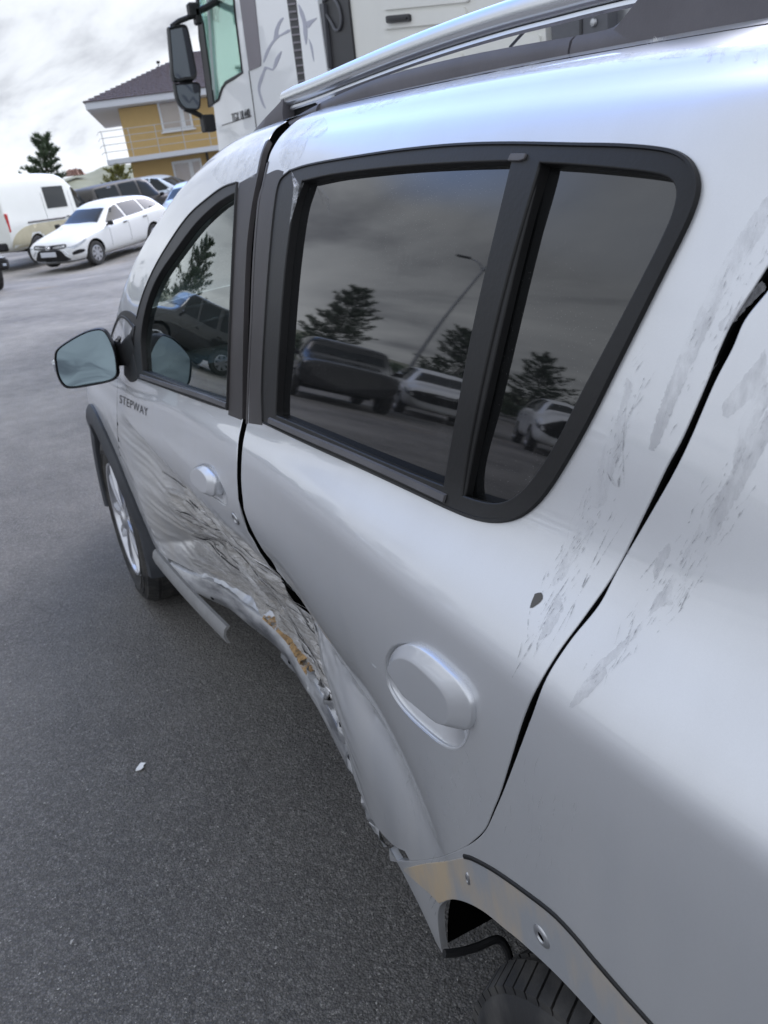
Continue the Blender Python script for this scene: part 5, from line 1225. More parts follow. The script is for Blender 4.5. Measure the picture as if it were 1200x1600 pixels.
    P = cat(seg((xa-.0, -wa*.9), (xa+.05, 0), (xa-.0, wa*.9), n=4), seg((xa-.0, wa*.9), (xb+.08, wb_2*.9), n=4), seg((xb+.08, wb_2*.9), (xb+.11, 0), (xb+.08, -wb_2*.9), n=4), seg((xb+.08, -wb_2*.9), (xa, -wa*.9), n=4))
    decal3('windscreen', bv, P, '+z', glassm, t, .006, .02, smooth_pts=False, sp=.06)
    for wx in wh:
        for s_ in (-1, 1): simple_wheel(t, wx, s_*(hw-.01), r, s_, 'alloy', 7 if style != 'van' else 5)
    z_ = {'wagon': .98, 'suv': 1.15, 'sedan': .95, 'boxy': 1.2, 'van': 1.35}[style]
    mirror_pair(t, {'wagon': .62, 'suv': .85, 'sedan': .66, 'boxy': .75, 'van': 1.5}[style], hw-.02, z_, trimm if style != 'suv' else paintm)
    mb = MB(); mb.box((0, 0, .26 if style in ('wagon', 'sedan') else .34), (wb-.5, 1.3, .1)); mb.build('underbody', 'jamb', t)
    return t, bv
# white estate: detailed front
P1, P2 = at_dist(159, 413, 25.0), at_dist(247, 384, 27.0)
Mw = frame_from(P1, P2, 2.635, 1, .875)
t, bv = sedan('parked_estate', Mw, 'white_paint', 'white estate car with black grille and a number plate, parked beside the white van', 'car', 'wagon')
decal3('grille', bv, [(-.52, .60), (0, .585), (.52, .60), (.56, .68), (.45, .70), (0, .685), (-.45, .70), (-.56, .68)], '+x', 'black_plastic', t, .008, .02)
for z_ in (.615, .65, .675):
    mb = MB(); pts = []
    for y_ in np.linspace(-.45, .45, 9):
        h_, nn_, _, _ = bv.ray_cast(Vector((9, y_, z_)), Vector((-1, 0, 0)))
        if h_: pts.append(h_+Vector((.014, 0, 0)))
    mb.tube(pts, .006, 4); mb.build('grille_bar', 'grey_plastic', t)
decal3('lower_grille', bv, [(-.60, .30), (0, .28), (.60, .30), (.50, .42), (.36, .57), (0, .575), (-.36, .57), (-.50, .42)], '+x', 'black_plastic', t, .008, .02)
for s_ in (-1, 1):
    decal3('headlight', bv, [(2.13, .63), (1.95, .665), (1.62, .745), (1.66, .69), (1.95, .60), (2.1, .585)], '+y' if s_ > 0 else '-y', 'lamp_clear', t, .008, .02)
    decal3('fog_lamp_recess', bv, [(2.10, .42), (1.80, .44), (1.76, .50), (1.95, .53), (2.10, .49)], '+y' if s_ > 0 else '-y', 'black_plastic', t, .010, .02)
    mb = MB(); mb.tube([(2.12, s_*.62, .40), (2.16, s_*.57, .47), (2.165, s_*.47, .56)], .016, 6); mb.build('chrome_strip', 'chrome', t)
decal3('bumper_lip', bv, [(-.66, .235), (0, .22), (.66, .235), (.68, .285), (0, .27), (-.68, .285)], '+x', 'anodised', t, .012, .02)
mb = MB(); mb.box((2.235, 0, .475), (.014, .53, .125), bev=.004); pl_ = mb.build('number_plate', 'plate', t)
def text_mesh(s, size, M4, mat, parent, name='lettering', ext=.002):
    fc = bpy.data.curves.new('txt', 'FONT'); fc.body = s; fc.size = size; fc.align_x = 'CENTER'; fc.align_y = 'CENTER'; fc.extrude = ext
    fo_ = bpy.data.objects.new('txt', fc); col.objects.link(fo_); bpy.context.view_layer.update()
    me = bpy.data.meshes.new_from_object(fo_.evaluated_get(bpy.context.evaluated_depsgraph_get())); bpy.data.objects.remove(fo_)
    me.transform(M4); me.materials.clear(); me.materials.append(MT[mat]); o = bpy.data.objects.new(name, me); return link(o, parent)
MX = lambda x, y, z: Matrix.Translation((x, y, z)) @ Matrix.Rotation(R_(90), 4, 'Z') @ Matrix.Rotation(R_(90), 4, 'X')
mb = MB(); 
for k in range(24):
    pass
em = MB(); T = Matrix.Translation((2.20, 0, .645)) @ Matrix.Rotation(R_(-90), 4, 'Z')
em.lathe([(.045, -.004), (.052, .006), (.060, .006), (.066, -.004)], 28, T @ Matrix.Scale(1.35, 4, (1, 0, 0))); em.tube([T @ Vector((-.05, .004, -.02)), T @ Vector((0, .012, .02)), T @ Vector((.05, .004, .02))], .008, 6); em.build('badge', 'chrome', t)
# white van behind it
van, bv = sedan('parked_van', Matrix.Translation((0, 0, .12)) @ frame_at(*(at_dist(20, 400, 27.0)[:2]+np.array([2.75, -1.0])), -41) @ Matrix.Scale(1.13, 4), 'van_white', 'tall white panel van with yellowish dirty flanks, left of the white estate', 'van', 'van')
for s_ in (-1, 1):
    mb = MB(); mb.box((-2.33, s_*.90, 1.06), (.10, .15, .46), bev=.02); mb.build('tail_light', 'lamp_red', van); mb = MB(); mb.box((-2.385, s_*.90, 1.06), (.01, .11, .16)); mb.build('reversing_lamp', 'plate', van)
    mb = MB(); mb.box((-.70, s_*.985, 1.02), (1.7, .02, .04), bev=.006); mb.build('side_door_rail', 'brown_dark', van)
mb = MB(); mb.box((-2.42, 0, .50), (.14, 1.7, .20), bev=.04); mb.build('rear_bumper', 'black_plastic', van)
simple('van_dirt', (.50, .46, .32), .8, 0, .25, 3)
decal3('mud_splash', bv, [(1.0, .40), (-.9, .38), (-2.2, .42), (-2.25, .7), (-1.7, .93), (-.6, .97), (.6, .93), (1.0, .6)], '-y', 'van_dirt', van, .004, .006)
# vehicle cut by the left edge of the frame
ed, bv = sedan('parked_pickup', frame_at(20.2, 1.25, 190), 'white_blue', 'pale off-roader with black grille and bumper, cut by the left photo edge', 'off-roader', 'suv')
decal3('grille', bv, [(-.70, .66), (.70, .66), (.74, .95), (-.74, .95)], '+x', 'black_plastic', ed, .010, .03)
for z_ in (.72, .79, .86): mb = MB(); mb.box((2.30, 0, z_), (.03, 1.3, .025), bev=.006); mb.build('grille_bar', 'grey_plastic', ed)
mb = MB(); mb.box((2.33, 0, .50), (.22, 1.84, .24), bev=.05); mb.build('front_bumper', 'black_plastic', ed); mb = MB(); mb.box((2.36, 0, .62), (.14, 1.7, .035), bev=.01); mb.build('bumper_strip', 'anodised', ed); mb = MB(); mb.box((2.45, .40, .50), (.014, .5, .12)); mb.build('number_plate', 'plate', ed)
for s_ in (-1, 1): mb = MB(); mb.box((2.42, s_*.82, .48), (.06, .10, .07), bev=.02); mb.build('fog_lamp', 'lamp_clear', ed)
# second row
sedan('parked_offroader', frame_at(31.6, -5.5, -62), 'brown_dark', 'dark boxy off-roader with a brown roof behind the white estate', 'off-roader', 'boxy')
sedan('parked_crossover', frame_at(36.5, -7.9, -130), 'white_blue', 'pale blue crossover with its windscreen showing, parked in front of the ochre house', 'car', 'suv')
sedan('parked_saloon', frame_at(30.0, -7.3, 150), 'white_blue', 'pale blue saloon with dark side windows, between the white estate and the silver car', 'car', 'sedan')
sedan('parked_small_car', frame_at(32.5, -4.1, -70), 'white_blue', 'small pale car mostly hidden between the white van and the dark off-roader', 'car', 'sedan')
# row on the left, seen as reflections in the side windows
for args in REFL if 'REFL' in globals() else []: pass
refl = [('parked_offroader', (14.4, 7.9), 200, 'dark_paint', 'boxy', 'dark boxy off-roader mirrored in the rear door window of the silver car', 'off-roader'),
        ('parked_crossover', (16.6, 11.6), 205, 'white_paint', 'suv', 'white crossover with dark grille mirrored near the window division bar', 'car'),
        ('parked_crossover', (22.0, 12.6), 205, 'white_paint', 'suv', 'white car mirrored behind the dark off-roader in the rear door window', 'car'),
        ('parked_crossover', (12.5, 12.3), 214, 'white_paint', 'suv', 'white crossover mirrored low in the quarter window of the silver car', 'car'),
        ('parked_offroader', (15.0, 4.0), 256, 'dark_paint', 'boxy', 'dark off-roader with pale windows mirrored in the front door window', 'off-roader'),
        ('parked_saloon', (27.0, 5.2), 200, 'white_blue', 'sedan', 'pale saloon mirrored at the front edge of the front door window', 'car')]
for nm, (x, y), hd_, pm, sty, lb, ct in refl:
    t, bv = sedan(nm, frame_at(x, y, hd_), pm, lb, ct, sty)
    if sty == 'suv':
        decal3('grille', bv, [(-.62, .62), (.62, .62), (.74, .92), (-.74, .92)], '+x', 'black_plastic', t, .010, .03)
        for s_ in (-1, 1): decal3('headlight', bv, [(2.2, .82), (1.9, .93), (1.7, .97), (1.85, .86), (2.15, .74)], '+y' if s_ > 0 else '-y', 'lamp_clear', t, .008, .02)
# ------------------------------------------------------------------ lorry on the right
TY = -2.2
tr = empty('semi_truck', tuple(np.array([8.4, -3.4, float(gh(8.4, -3.4))])), 0, 'tall white lorry with black mirrors and a dark swirl graphic, parked behind the silver car', 'truck'); bpy.context.view_layer.update()
MTi = tr.matrix_world.inverted()
def ty(px, py, y=TY): return at_y(px, py, y)
def plate_px(name, pts, y, th, mat, parent=tr, n=1, bev=0):
    """outline in pixels on the plane Y=y, solid th deep towards -Y"""
    P = [ty(*p, y) for p in (cr(list(pts)+[pts[0]], n)[:-1] if n > 1 else pts)]; m = len(P)
    V = [p for p in P]+[p-np.array([0, th, 0]) for p in P]
    mb = MB(); mb.add(V, [tuple(range(m)), tuple(range(m, 2*m))[::-1]]+[(i, i+m, (i+1) % m+m, (i+1) % m) for i in range(m)])
    return mb.build(name, mat, parent, True, 30)
def xzp(*p): return [tuple(proj([x, TY, z])) for x, z in p]
# cab shell in metres: side plane y=-2.2, window opening left out
win_px = [(366, -60), (366.7, 0), (370, 33), (380, 113), (367, 121.7), (354, 129), (348, 138), (343, 155), (327.5, 167), (311.7, 35), (303, -60)]
Pw = np.array([ty(*p)[[0, 2]] for p in win_px])
cab_o = np.array([(6.95, .9), (6.95, 3.7), (9.6, 3.75), (9.95, 3.4), (10.28, 2.3), (10.36, 1.6), (10.3, .9)])
V2, Fc, loops = tri2d(resample(cab_o, .2), [resample(Pw, .15)], .4)
V = [(a, TY, b) for a, b in V2]; F_ = [tuple(f) for f in Fc]; k = len(V)
mb = MB(); mb.V = V; mb.F = F_
for lp in loops[1:]:
    m = len(lp); kk = len(mb.V); mb.V += [(V[i][0], TY-.05, V[i][2]) for i in lp]; mb.F += [(lp[j], lp[(j+1) % m], kk+(j+1) % m, kk+j) for j in range(m)]
lp = loops[0]; m = len(lp); kk = len(mb.V); mb.V += [(V[i][0]-(.12 if V[i][0] > 9.5 else 0), TY-2.45, V[i][2]) for i in lp]; mb.F += [(lp[j], lp[(j+1) % m], kk+(j+1) % m, kk+j) for j in range(m)]
cab = mb.build('cab_body', 'truck_white', tr, True, 30)
gp_ = plate_px('door_glass', win_px, TY-.03, .006, 'truck_glass', cab)
mb = MB(); P = [ty(px, py, TY-.006) for px, py in win_px]+[ty(*win_px[0], TY-.006)]; mb.tube(P, .022, 6); mb.build('window_seal', 'rubber', cab)
plate_px('pillar_trim', [(311, 20), (316, 34), (333, 160), (327, 167), (310, 60), (304, -40)], TY+.012, .02, 'black_plastic', cab)
plate_px('curtain', [(316, 25), (324, 25), (342, 156), (334, 163)], TY-.10, .02, 'truck_white', cab)
plate_px('window_header', [(325, 10), (331, 16), (331, 30), (338, 35), (340, -20), (324, -20)], TY-.06, .03, 'black_plastic', cab)
plate_px('shade_panel', [(374, -40), (374, 0), (389, 111), (406.7, 103), (407.5, 96), (397.5, 0), (394, -40)], TY+.008, .012, 'truck_panel', cab)
mb = MB(); mb.tube([ty(389, 111, TY+.002), ty(394, 148, TY+.002), ty(399, 186, TY+.002), ty(406, 240, TY+.002)], .007, 4); mb.build('shut_line', 'truck_dark', cab)
mb = MB(); mb.tube([ty(347, 196, TY+.002), ty(372, 188, TY+.002), ty(393, 181, TY+.002)], .006, 4); mb.build('shut_line', 'grey_plastic', cab)
# horizontal dark strip under the cab text, text itself
a, b = ty(363, 188, TY+.004), ty(391, 180.5, TY+.004); mid = (a+b)/2; ang = math.atan2(b[2]-a[2], -(b[0]-a[0]))
text_mesh('TGX 18.440', .125, Matrix.Translation((mid[0], TY+.006, mid[2]+.02)) @ Matrix.Rotation(math.pi, 4, 'Z') @ Matrix.Rotation(R_(90), 4, 'X'), 'truck_dark', cab)
# sweeping grey graphics (thin raised film)
GRP = [[(427, 62), (430, 45), (437, 31), (443, 28), (437, 40), (435, 55), (450, 46), (452, 50), (436, 58), (424, 72), (415, 92), (411, 98), (414, 84), (421, 70)],
       [(426, 108), (431, 90), (440, 80), (434, 98), (426, 110), (416, 108), (410, 125), (406, 140), (411, 158), (415, 170), (409, 162), (403, 142), (404, 128), (411, 110), (414, 104)],
       [(466, 6), (473, 18), (478, 34), (480, 52), (478, 70), (474, 52), (473, 36), (468, 20)], [(478, 34), (488, 30), (495, 28), (488, 36), (481, 44)], [(482, 60), (488, 74), (490, 96), (487, 84)]]
for g_ in GRP: plate_px('graphic', g_, TY+.003 if g_[0][0] < 460 else TY+.063, .004, 'graphic', cab, n=3)
# gap bellows, side deflector
bel = plate_px('gap_bellows', [(446, -40), (448, 0), (466.5, 136), (474, 190), (486, 188), (477.5, 132), (463, 0), (460, -40)], TY+.02, .06, 'truck_dark')
mb = MB()
for i in range(14):
    y_ = -5+i*12; x_ = 448+(y_)*.135; mb.tube([ty(x_+1, y_, TY+.03), ty(x_+13.5, y_-1.5, TY+.03)], .010, 4)
mb.build('bellows_rib', 'truck_panel', bel)
plate_px('side_deflector', [(460, -40), (463, 0), (477.5, 132), (484, 188), (520, 180), (510.5, 106), (496, 0), (491, -40)], TY+.06, .05, 'truck_white')
# black equipment wall behind the cab, with an oval grab recess
bw = plate_px('rear_fairing', [(491, -40), (496, 0), (510.5, 106), (520, 180), (566, 180), (558, 135), (543.5, 0), (538, -40)], TY+.02, .5, 'truck_dark')
plate_px('fairing_rib', [(499, 6), (505, 6), (514, 106), (511, 108), (500, 20)], TY+.05, .03, 'truck_grey', bw)
mb = MB(); P = [ty(*p, TY+.03) for p in cr([(505, 2), (516, -6), (528, 8), (533, 30), (531, 44), (524, 47), (518, 36), (508, 20)], 4)]; mb.tube(P, .012, 6); mb.build('grab_recess', 'truck_grey', bw)
# cream storage body with pressed panels
sb = plate_px('storage_body', [(538, -60), (543.5, 0), (563, 190), (860, 190), (853, 60), (846, -60)], TY, .6, 'truck_cream')
def rrect(x0, y0, x1, y1, sl=-.10, lean=.11, r=3):
    q = []
    for x, y in ((x0+r, y0), (x1-r, y0), (x1, y0+r), (x1, y1-r), (x1-r, y1), (x0+r, y1), (x0, y1-r), (x0, y0+r)): q.append((x+lean*(y-y0), y+sl*(x-x0)))
    return q
for (x0, y0, x1, y1) in ((594, -20, 728, 16), (596, 24, 726, 46), (598, 60, 722, 78), (600, 92, 720, 112), (740, -22, 842, 16), (744, 38, 842, 52), (744, 64, 842, 82), (600, 126, 720, 150)):
    plate_px('pressed_panel', rrect(x0, y0, x1, y1), TY+.018, .03, 'truck_cream', sb, n=1)
hd_ = plate_px('grab_handle', rrect(602, 25, 638, 37, r=2), TY+.04, .03, 'truck_dark', sb); 
plate_px('handle_recess', rrect(606, 29, 634, 33, r=1), TY+.05, .012, 'black_plastic', hd_)
# dark equipment cabinet and pale plate
cb = plate_px('equipment_cabinet', [(858, -40), (860, 30), (864, 90), (950, 90), (948, -40)], TY+.05, .4, 'truck_grey')
plate_px('cabinet_strip', [(905, -40), (905, 60), (909, 60), (909, -40)], TY+.056, .01, 'truck_dark', cb)
for by in (10, 35):
    p = ty(928, by, TY+.055); mb = MB(); mb.lathe([(.0001, .012), (.018, .010), (.022, 0)], 12, Matrix.Translation(p)); mb.build('bolt', 'bare_metal', cb)
plate_px('rear_plate', [(950, -60), (950, 90), (1110, 80), (1110, -60)], TY-.05, .05, 'truck_cream')
rpv = plate_px('aluminium_plate', [(955, 20), (1010, 5), (1030, 5), (1030, 60), (958, 60)], TY-.02, .02, 'bare_metal')
p = ty(959, 23, TY-.012); mb = MB(); mb.lathe([(.0001, .01), (.010, .008), (.012, 0)], 10, Matrix.Translation(p)); mb.build('bolt', 'bare_metal', rpv)
# chassis and wheels
mb = MB(); mb.box((6.2, -3.4, .85), (8.0, .9, .28)); mb.build('chassis', 'truck_dark', tr)
mb = MB(); mb.box((9.6, -3.4, .75), (1.4, 2.44, .7), bev=.08); mb.build('front_bumper', 'truck_white', tr)
for wx in (9.3, 5.6):
    for yy, sd__ in ((TY-.02, 1), (TY-2.4, -1)):
        we = bpy.data.objects.new('wheel', None); link(we, tr); T = Matrix.Translation((wx, yy, .5)) @ (Matrix.Identity(4) if sd__ > 0 else Matrix.Rotation(math.pi, 4, 'Z'))
        mb = MB(); mb.lathe([(.28, -.3), (.46, -.3), (.5, -.26), (.5, -.04), (.46, 0), (.3, 0)], 32, T); mb.build('tyre', 'tyre', we); mb = MB(); mb.lathe([(.29, -.02), (.26, -.03), (.2, -.12), (.0001, -.08)], 28, T); mb.build('rim', 'bare_metal', we)
for o_ in list(tr.children_recursive):
    pass
# mirrors, on a plane facing back
MXP = 9.75
def tx(px, py, x=MXP): d = ray(px, py); return C+d*(x-C[0])/d[0]
def mirror_unit(pts, name):
    ol = cr(pts+[pts[0]], 3)[:-1]; P = np.array([tx(*p) for p in ol]); c0 = P.mean(0); V = []; m = len(P)
    for k, h in ((.90, .0), (1.0, -.012), (1.04, .03), (1.02, .10), (.8, .16), (.02, .18)):
        for p in P: q = c0+(p-c0)*k; V.append(q+np.array([h, 0, 0]))
    mb = MB(); mb.add(V, [(i*m+j, i*m+(j+1) % m, (i+1)*m+(j+1) % m, (i+1)*m+j) for i in range(5) for j in range(m)]); h_ = mb.build(name, 'black_plastic', tr, True, 50)
    mb = MB(); mb.add([c0+(p-c0)*.91+np.array([.003, 0, 0]) for p in P], [tuple(range(m))]); mb.build('mirror_glass', 'mirror_dark', h_, False)
    return h_
mu = mirror_unit([(264, 43), (278, 40), (291, 40), (297, 60), (303, 90), (307, 120), (290, 124), (272, 125), (268, 90)], 'main_mirror')
mirror_unit([(273, 131), (290, 130), (311, 130), (313, 150), (312, 169), (300, 171), (288, 169), (278, 155)], 'wide_angle_mirror')
mb = MB(); mb.tube([tx(x, y, MXP+.05) for x, y in ((268, 42), (280, 33), (295, 27), (306, 24), (312, 18))], .028, 8); mb.build('mirror_arm', 'black_plastic', tr); mb = MB(); mb.tube([tx(x, y, MXP+.02) for x, y in ((308, 18), (322, 12), (345, -2), (370, -16))], .035, 8)
mb.build('mirror_arm', 'black_plastic', tr); mb = MB(); mb.tube([tx(x, y, MXP+.05) for x, y in ((288, 170), (300, 174), (312, 180), (324, 190))], .030, 8); mb.build('mirror_arm', 'black_plastic', tr)
for c_, d_ in ((tx(325, 193, MXP+.03), (.16, .14, .18)), (tx(302, 16, MXP+.03), (.12, .12, .14)), (tx(308, 26, MXP+.03), (.12, .07, .16)), (tx(290, 127, MXP+.06), (.05, .16, .03))):
    mb = MB(); mb.box(c_, d_, bev=.015); mb.build('mirror_bracket', 'black_plastic', tr)
# ------------------------------------------------------------------ ochre house
HO = at_dist(208, 292, 42); haz = R_(-14)
fy = Vector((math.cos(haz), math.sin(haz), 0)); fx = Vector((math.sin(haz), -math.cos(haz), 0)); fz = Vector((0, 0, 1))
rt = Matrix.Rotation(R_(-2.7), 3, fy); 
fx = rt @ fx; fz = rt @ fz
MH = Matrix(((fx.x, fy.x, fz.x, HO[0]), (fx.y, fy.y, fz.y, HO[1]), (fx.z, fy.z, fz.z, HO[2]), (0, 0, 0, 1)))
if (rt @ Vector((0, 0, 1))).dot(Vector((RR[0], RR[1], RR[2]))) > 0: pass
house = empty('ochre_house', label='two-storey ochre house with a brown hipped roof and white balcony railing behind the lorry mirror', cat='house', mat=MH); bpy.context.view_layer.update()
MHi = MH.inverted()
def hp(px, py, dep=0.0):
    o_ = MHi @ Vector(C); d = MHi.to_3x3() @ Vector(ray(px, py)); s_ = (dep-o_.y)/d.y; p = o_+d*s_; return p.x, p.z
zg = -2.2; xl, _ = hp(197, 225); xr = xl+11; zt_ = hp(186, 170)[1]; zs = hp(208, 245, -1.2)[1]
mb = MB(); mb.box(((xl+xr)/2, 5, (zg+zt_)/2), (xr-xl, 10, zt_-zg)); wall = mb.build('wall', 'wall_ochre', house, False)
def hbox(name, x0, x1, y0, y1, z0, z1, mat, par=house, bev=0):
    mb = MB(); mb.box(((x0+x1)/2, (y0+y1)/2, (z0+z1)/2), (abs(x1-x0), abs(y1-y0), abs(z1-z0)), bev=bev); return mb.build(name, mat, par, False)
for (p0, p1, mulls) in (((243.5, 155), (303, 200), (.70,)), ((267.5, 253), (322, 290), (.62,))):
    x0, z1 = hp(*p0); x1, z0 = hp(*p1)
    fr = hbox('window', x0, x1, -.05, .03, z0, z1, 'window_frame')
    xs_ = [x0]+[x0+(x1-x0)*q for q in mulls]+[x1]
    for a, b in zip(xs_[:-1], xs_[1:]): hbox('pane', a+.09, b-.09, -.062, -.045, z0+.12, z1-.12, 'curtain_pane', fr)
    hbox('sill', x0-.08, x1+.08, -.18, -.03, z0-.06, z0, 'window_frame', fr)
xe0 = hp(142, 156, -1.2)[0]; ze = zt_+.02; ovh = 1.25
ex0, ex1, ey0, ey1 = xl-ovh, xr+ovh, -ovh, 10+ovh; rx = (ex1-ex0)/2
hbox('roof_fascia', ex0, ex1, ey0, ey1, ze, ze+.26, 'fascia')
rz_ = ze+.27+2.15; rc = 5.0; Vr = [(ex0-.05, ey0-.05, ze+.26), (ex1+.05, ey0-.05, ze+.26), (ex1+.05, ey1+.05, ze+.26), (ex0-.05, ey1+.05, ze+.26), (ex0+5.2, rc, rz_), (ex1-5.2, rc, rz_)]
mb = MB(); mb.add(Vr, [(0, 1, 5, 4), (1, 2, 5), (2, 3, 4, 5), (3, 0, 4), (0, 3, 2, 1)]); roof = mb.build('roof', 'roof_tile', house, False)
mb = MB()    # tile courses: slightly proud overlapping rows on the two slopes in view
for k in range(22):
    t0, t1 = k/22, (k+1)/22
    for (A, B, Cc, D) in ((0, 1, 5, 4), (3, 0, 4, 4)):
        a0 = Vector(Vr[A]).lerp(Vector(Vr[D]), t0); b0 = Vector(Vr[B]).lerp(Vector(Vr[Cc]), t0); a1 = Vector(Vr[A]).lerp(Vector(Vr[D]), t1); b1 = Vector(Vr[B]).lerp(Vector(Vr[Cc]), t1)
        n_ = (b0-a0).cross(a1-a0).normalized(); n_ = n_ if n_.z > 0 else -n_; m = max(2, int((b0-a0).length/.42))
        for j in range(m):
            q0, q1 = a0.lerp(b0, (j+.03)/m), a0.lerp(b0, (j+.97)/m); w0, w1 = a1.lerp(b1, (j+.03)/m), a1.lerp(b1, (j+.97)/m)
            mb.add([q0+n_*.07, q1+n_*.07, w1+n_*.02, w0+n_*.02, q0, q1], [(0, 1, 2, 3), (0, 4, 5, 1)])
tag(mb.build('roof_tile_courses', 'roof_tile', roof, False), kind='stuff')
bx0 = hp(165.6, 247, -1.4)[0]; hbox('balcony_slab', bx0, xr, -1.4, 0, zs-.20, zs, 'fascia')
rail = bpy.data.objects.new('balcony_railing', None); link(rail, house)
for h_ in (.30, .58, .86, 1.12):
    mb = MB(); mb.tube([(bx0-.25, 0.6, zs+h_), (bx0-.05, -1.33, zs+h_), (xr, -1.33, zs+h_)], .014, 6); mb.build('rail', 'steel_rail', rail)
for i in range(11):
    x_ = bx0+.05+i*1.12; mb = MB(); mb.tube([(x_, -1.33, zs), (x_, -1.33, zs+1.14)], .018, 6); mb.build('post', 'steel_rail', rail)
mb = MB(); x_ = hp(322, 235, -.1)[0]; mb.tube([(x_, -.12, zg), (x_, -.12, zs-.2)], .06, 8); mb.build('drainpipe', 'brown_dark', house)
hbox('plinth', xl-.03, xr+.03, -.03, 10.03, zg-.6, zg+.5, 'grey_plastic')
# ------------------------------------------------------------------ lamps
def lamp(x, y, h, label, az=0, rad=.07, arm=1.5, grp=None):
    o = empty('street_lamp', (x, y, float(gh(x, y))), R_(az), label, 'street lamp', 'street lamps of the yard'); bpy.context.view_layer.update()
    mb = MB(); mb.tube([(0, 0, 0), (0, 0, h*.5), (0, 0, h)], [rad*1.2, rad, rad*.7], 10); mb.build('pole', 'lead_metal', o)
    for s_ in (-1, 1):
        mb = MB(); mb.tube([(0, 0, h-.3), (0, s_*arm*.3, h), (0, s_*arm*.65, h+.16), (0, s_*arm, h+.22)], [.045, .04, .035, .03], 8); a = mb.build('arm', 'lead_metal', o)
        mb = MB(); mb.box((0, s_*(arm+.28), h+.24), (.22, .62, .09), bev=.03); mb.build('lamp_head', 'black_plastic', o)
lp_ = at_dist(247, 100, 60); lamp(lp_[0], lp_[1], lp_[2]-float(gh(lp_[0], lp_[1]))-.3, 'thin double-armed street lamp rising behind the ochre house roof', -104, arm=1.0)
lamp(C[0]+30*math.cos(R_(29.9)), C[1]+30*math.sin(R_(29.9)), 9.0, 'double-armed street lamp mirrored in the rear door window', 60, arm=.85)
# ------------------------------------------------------------------ trees
def pine(x, y, h, rad, label, seed, mat='needles', dens=1.0, base=.12, grp=None, z0=None):
    r = random.Random(seed); z0 = float(gh(x, y)) if z0 is None else z0
    o = empty('pine_tree', (x, y, z0-.05), 0, label, 'tree', 'pine trees round the yard'); bpy.context.view_layer.update()
    tm = MB(); k = 9; tp_ = [(math.sin(i*.9+seed)*.04*i, math.cos(i*1.3)*.03*i, h*i/k) for i in range(k+1)]; tm.tube(tp_, [max(.012, .026*h*(1-i/k)**.8*.5) for i in range(k+1)], 8)
    cm = MB(); nb = int(26*dens+h*2.4)
    for b in range(nb):
        u = base+(1-base)*(b+r.random())/nb; zz_ = h*u; L_ = rad*(1-u)**.62*r.uniform(.55, 1.12)+.12*rad; a = b*2.4+r.uniform(-.5, .5)
        rise = r.uniform(.15, .55)*L_*(.6+u); cx, cy = tp_[min(k, int(u*k))][0], tp_[min(k, int(u*k))][1]; pts = []
        for s_ in np.linspace(0, 1, 6): pts.append(Vector((cx+math.cos(a)*L_*s_, cy+math.sin(a)*L_*s_, zz_+rise*s_**1.6-.06*L_*math.sin(s_*3))))
        tm.tube(pts, [.010*h*(1-.85*s_)*.35+.004 for s_ in np.linspace(0, 1, 6)], 4, False)
        nt_ = int(14*dens+L_*13)
        for q in range(nt_):
            s_ = .22+.78*(q+r.random())/nt_; i = min(4, int(s_*5)); p = pts[i].lerp(pts[i+1], s_*5-i); sp_ = L_*.20*(1.15-s_)
            p = p+Vector((r.gauss(0, sp_), r.gauss(0, sp_), r.gauss(0, sp_*.5)+.02)); ax = Vector((math.cos(a)*.5+r.gauss(0, .45), math.sin(a)*.5+r.gauss(0, .45), .75)).normalized(); ln = r.uniform(.18, .36)*(h/5)**.5
            for e_ in range(9):
                d_ = (ax+Vector((r.gauss(0, .6), r.gauss(0, .6), r.gauss(0, .4)))).normalized(); w_ = d_.orthogonal().normalized()*.024*(h/5)**.5; p0 = p+ax*ln*.4*r.random()
                cm.add([p0-w_, p0+w_, p0+d_*ln*.75], [(0, 1, 2)])
    tm.build('trunk', 'bark', o); c_ = mk('crown', cm.V, cm.F, mat, o, False)
    return o
tp0 = at_dist(72, 272, 44); pine(tp0[0], tp0[1], at_dist(60, 216, 44)[2]-float(gh(tp0[0], tp0[1])), 1.4, 'dark green pine tree rising behind the white van', 5, dens=1.1, base=.30)
tp0 = at_dist(180, 285, 37); pine(tp0[0], tp0[1], at_dist(180, 262, 37)[2]-float(gh(tp0[0], tp0[1])), 1.05, 'small yellow-green young pine between the hill and the ochre house', 9, 'needles_yellow', base=.2)
def az_pt(a, d): return C[0]+d*math.cos(R_(a)), C[1]+d*math.sin(R_(a))
for a, d, h, rd_, lb, sd_ in ((24.6, 42, 7.6, 2.5, 'pine tree mirrored in the front half of the rear door window', 31), (33.0, 40, 6.6, 2.7, 'pine tree mirrored beside the window division bar', 32), (38.6, 38, 6.0, 2.4, 'pine tree mirrored in the quarter window', 33), (10.4, 34, 5.9, 2.6, 'pine tree mirrored in the front door window', 34), (21.0, 60, 4.8, 1.4, 'small far pine mirrored at the edge of the rear door window', 35)):
    x, y = az_pt(a, d); pine(x, y, h, rd_, lb, sd_, dens=1.6, base=.10)
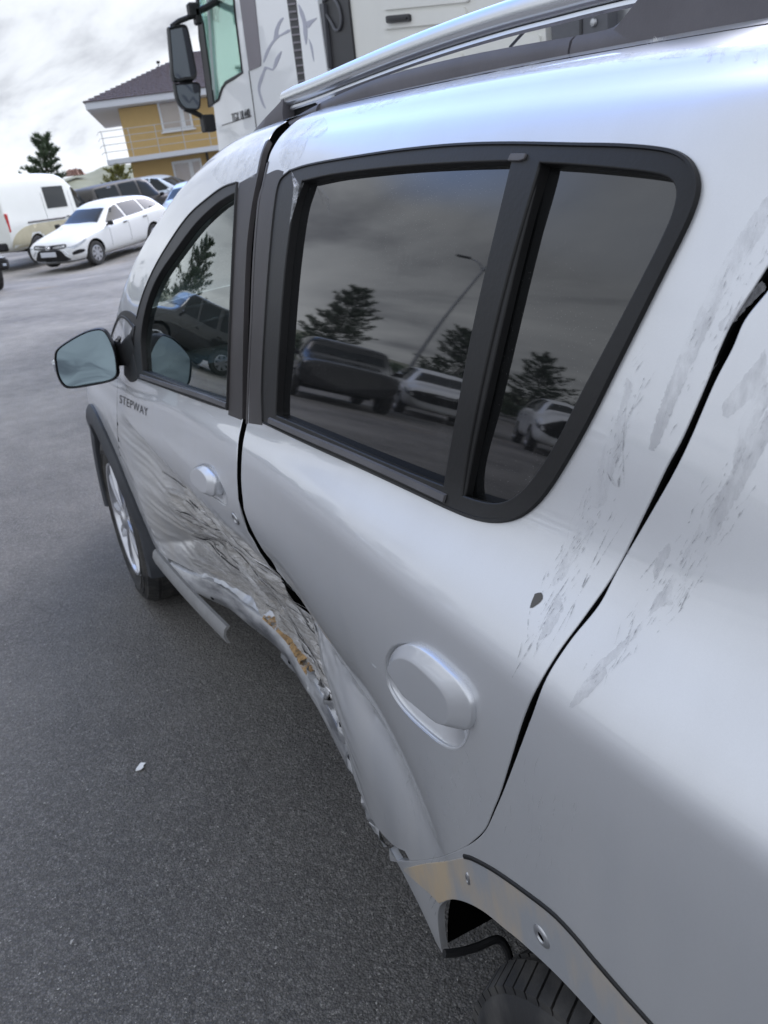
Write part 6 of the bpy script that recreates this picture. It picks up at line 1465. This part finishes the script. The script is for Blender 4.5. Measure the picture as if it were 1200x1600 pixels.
# ------------------------------------------------------------------ hills
def ridge(name, d0, prof, mat, depth=260, kind='structure', z_base=-4):
    """prof: (azimuth deg, crest height m)"""
    A = np.arange(prof[0][0], prof[-1][0]+.01, .35); H = pchip([p[0] for p in prof], [p[1] for p in prof], A); V = []; Fc = []; m = 9
    for i, (a, h) in enumerate(zip(A, H)):
        for j in range(m):
            s_ = j/(m-1); rr_ = d0+(s_-.45)*depth; k = math.sin(math.pi*min(1, s_/.9))**1.2 if s_ < .9 else 0
            hh = z_base+(h-z_base)*k+(1.5*mnoise.noise(Vector((a*.8, s_*6, 2))) if 0 < j < m-1 else 0)*min(1, d0/400)
            V.append((C[0]+rr_*math.cos(R_(a)), C[1]+rr_*math.sin(R_(a)), hh))
    for i in range(len(A)-1):
        for j in range(m-1): Fc.append((i*m+j, (i+1)*m+j, (i+1)*m+j+1, i*m+j+1))
    o = mk(name, V, Fc, mat, None, True); tag(o, kind=kind); return o
ridge('hills', 520, [(-60, 20), (-30, 18), (-13, 15), (-11, 14.5), (-9.8, 12), (-8.8, 11.2), (-7, 9), (0, 8), (15, 14), (22, 22), (28, 14), (40, 8), (70, 10), (120, 14)], 'hill')
# brick-red outcrop on the ridge
p = at_dist(117, 267, 470); mb = MB(); Vc = []
for i in range(40):
    u = i/39; Vc.append((p[0]+random.uniform(-2, 2), p[1]+(u-.5)*10.5, p[2]-2)); 
for i in range(40):
    u = i/39; e_ = (1-abs(2*u-1)**5); Vc.append((p[0]+random.uniform(-2, 2)+3, p[1]+(u-.5)*9.5, p[2]-2+e_*(3.0+.7*mnoise.noise(Vector((u*9, 1, 1))))))
for i in range(40): u = i/39; Vc.append((p[0]+14, p[1]+(u-.5)*9, p[2]-2))
mb.add(Vc, [(i, i+1, 41+i, 40+i) for i in range(39)]+[(40+i, 41+i, 81+i, 80+i) for i in range(39)]); tag(mb.build('red_clay_bank', 'clay', None, True), kind='structure')
# dark scrub bank on the left side of the yard (mirrored in the windows)
mb = MB(); r = random.Random(8)
for i in range(15000):
    a = r.uniform(17, 60); d = r.uniform(47, 53); x, y = az_pt(a, d); hm = 3.0*max(.35, 1-(a-17)/30)+.5*mnoise.noise(Vector((a*1.3, 0, 0))); z = r.random()**.8*hm
    dd = Vector((r.gauss(0, 1), r.gauss(0, 1), r.gauss(.4, .8))).normalized()*.32; w_ = dd.orthogonal().normalized()*.12; p = Vector((x, y, z)); mb.add([p-w_, p+w_, p+dd], [(0, 1, 2)])
tag(mk('scrub_bank', mb.V, mb.F, 'needles', None, False), kind='stuff')
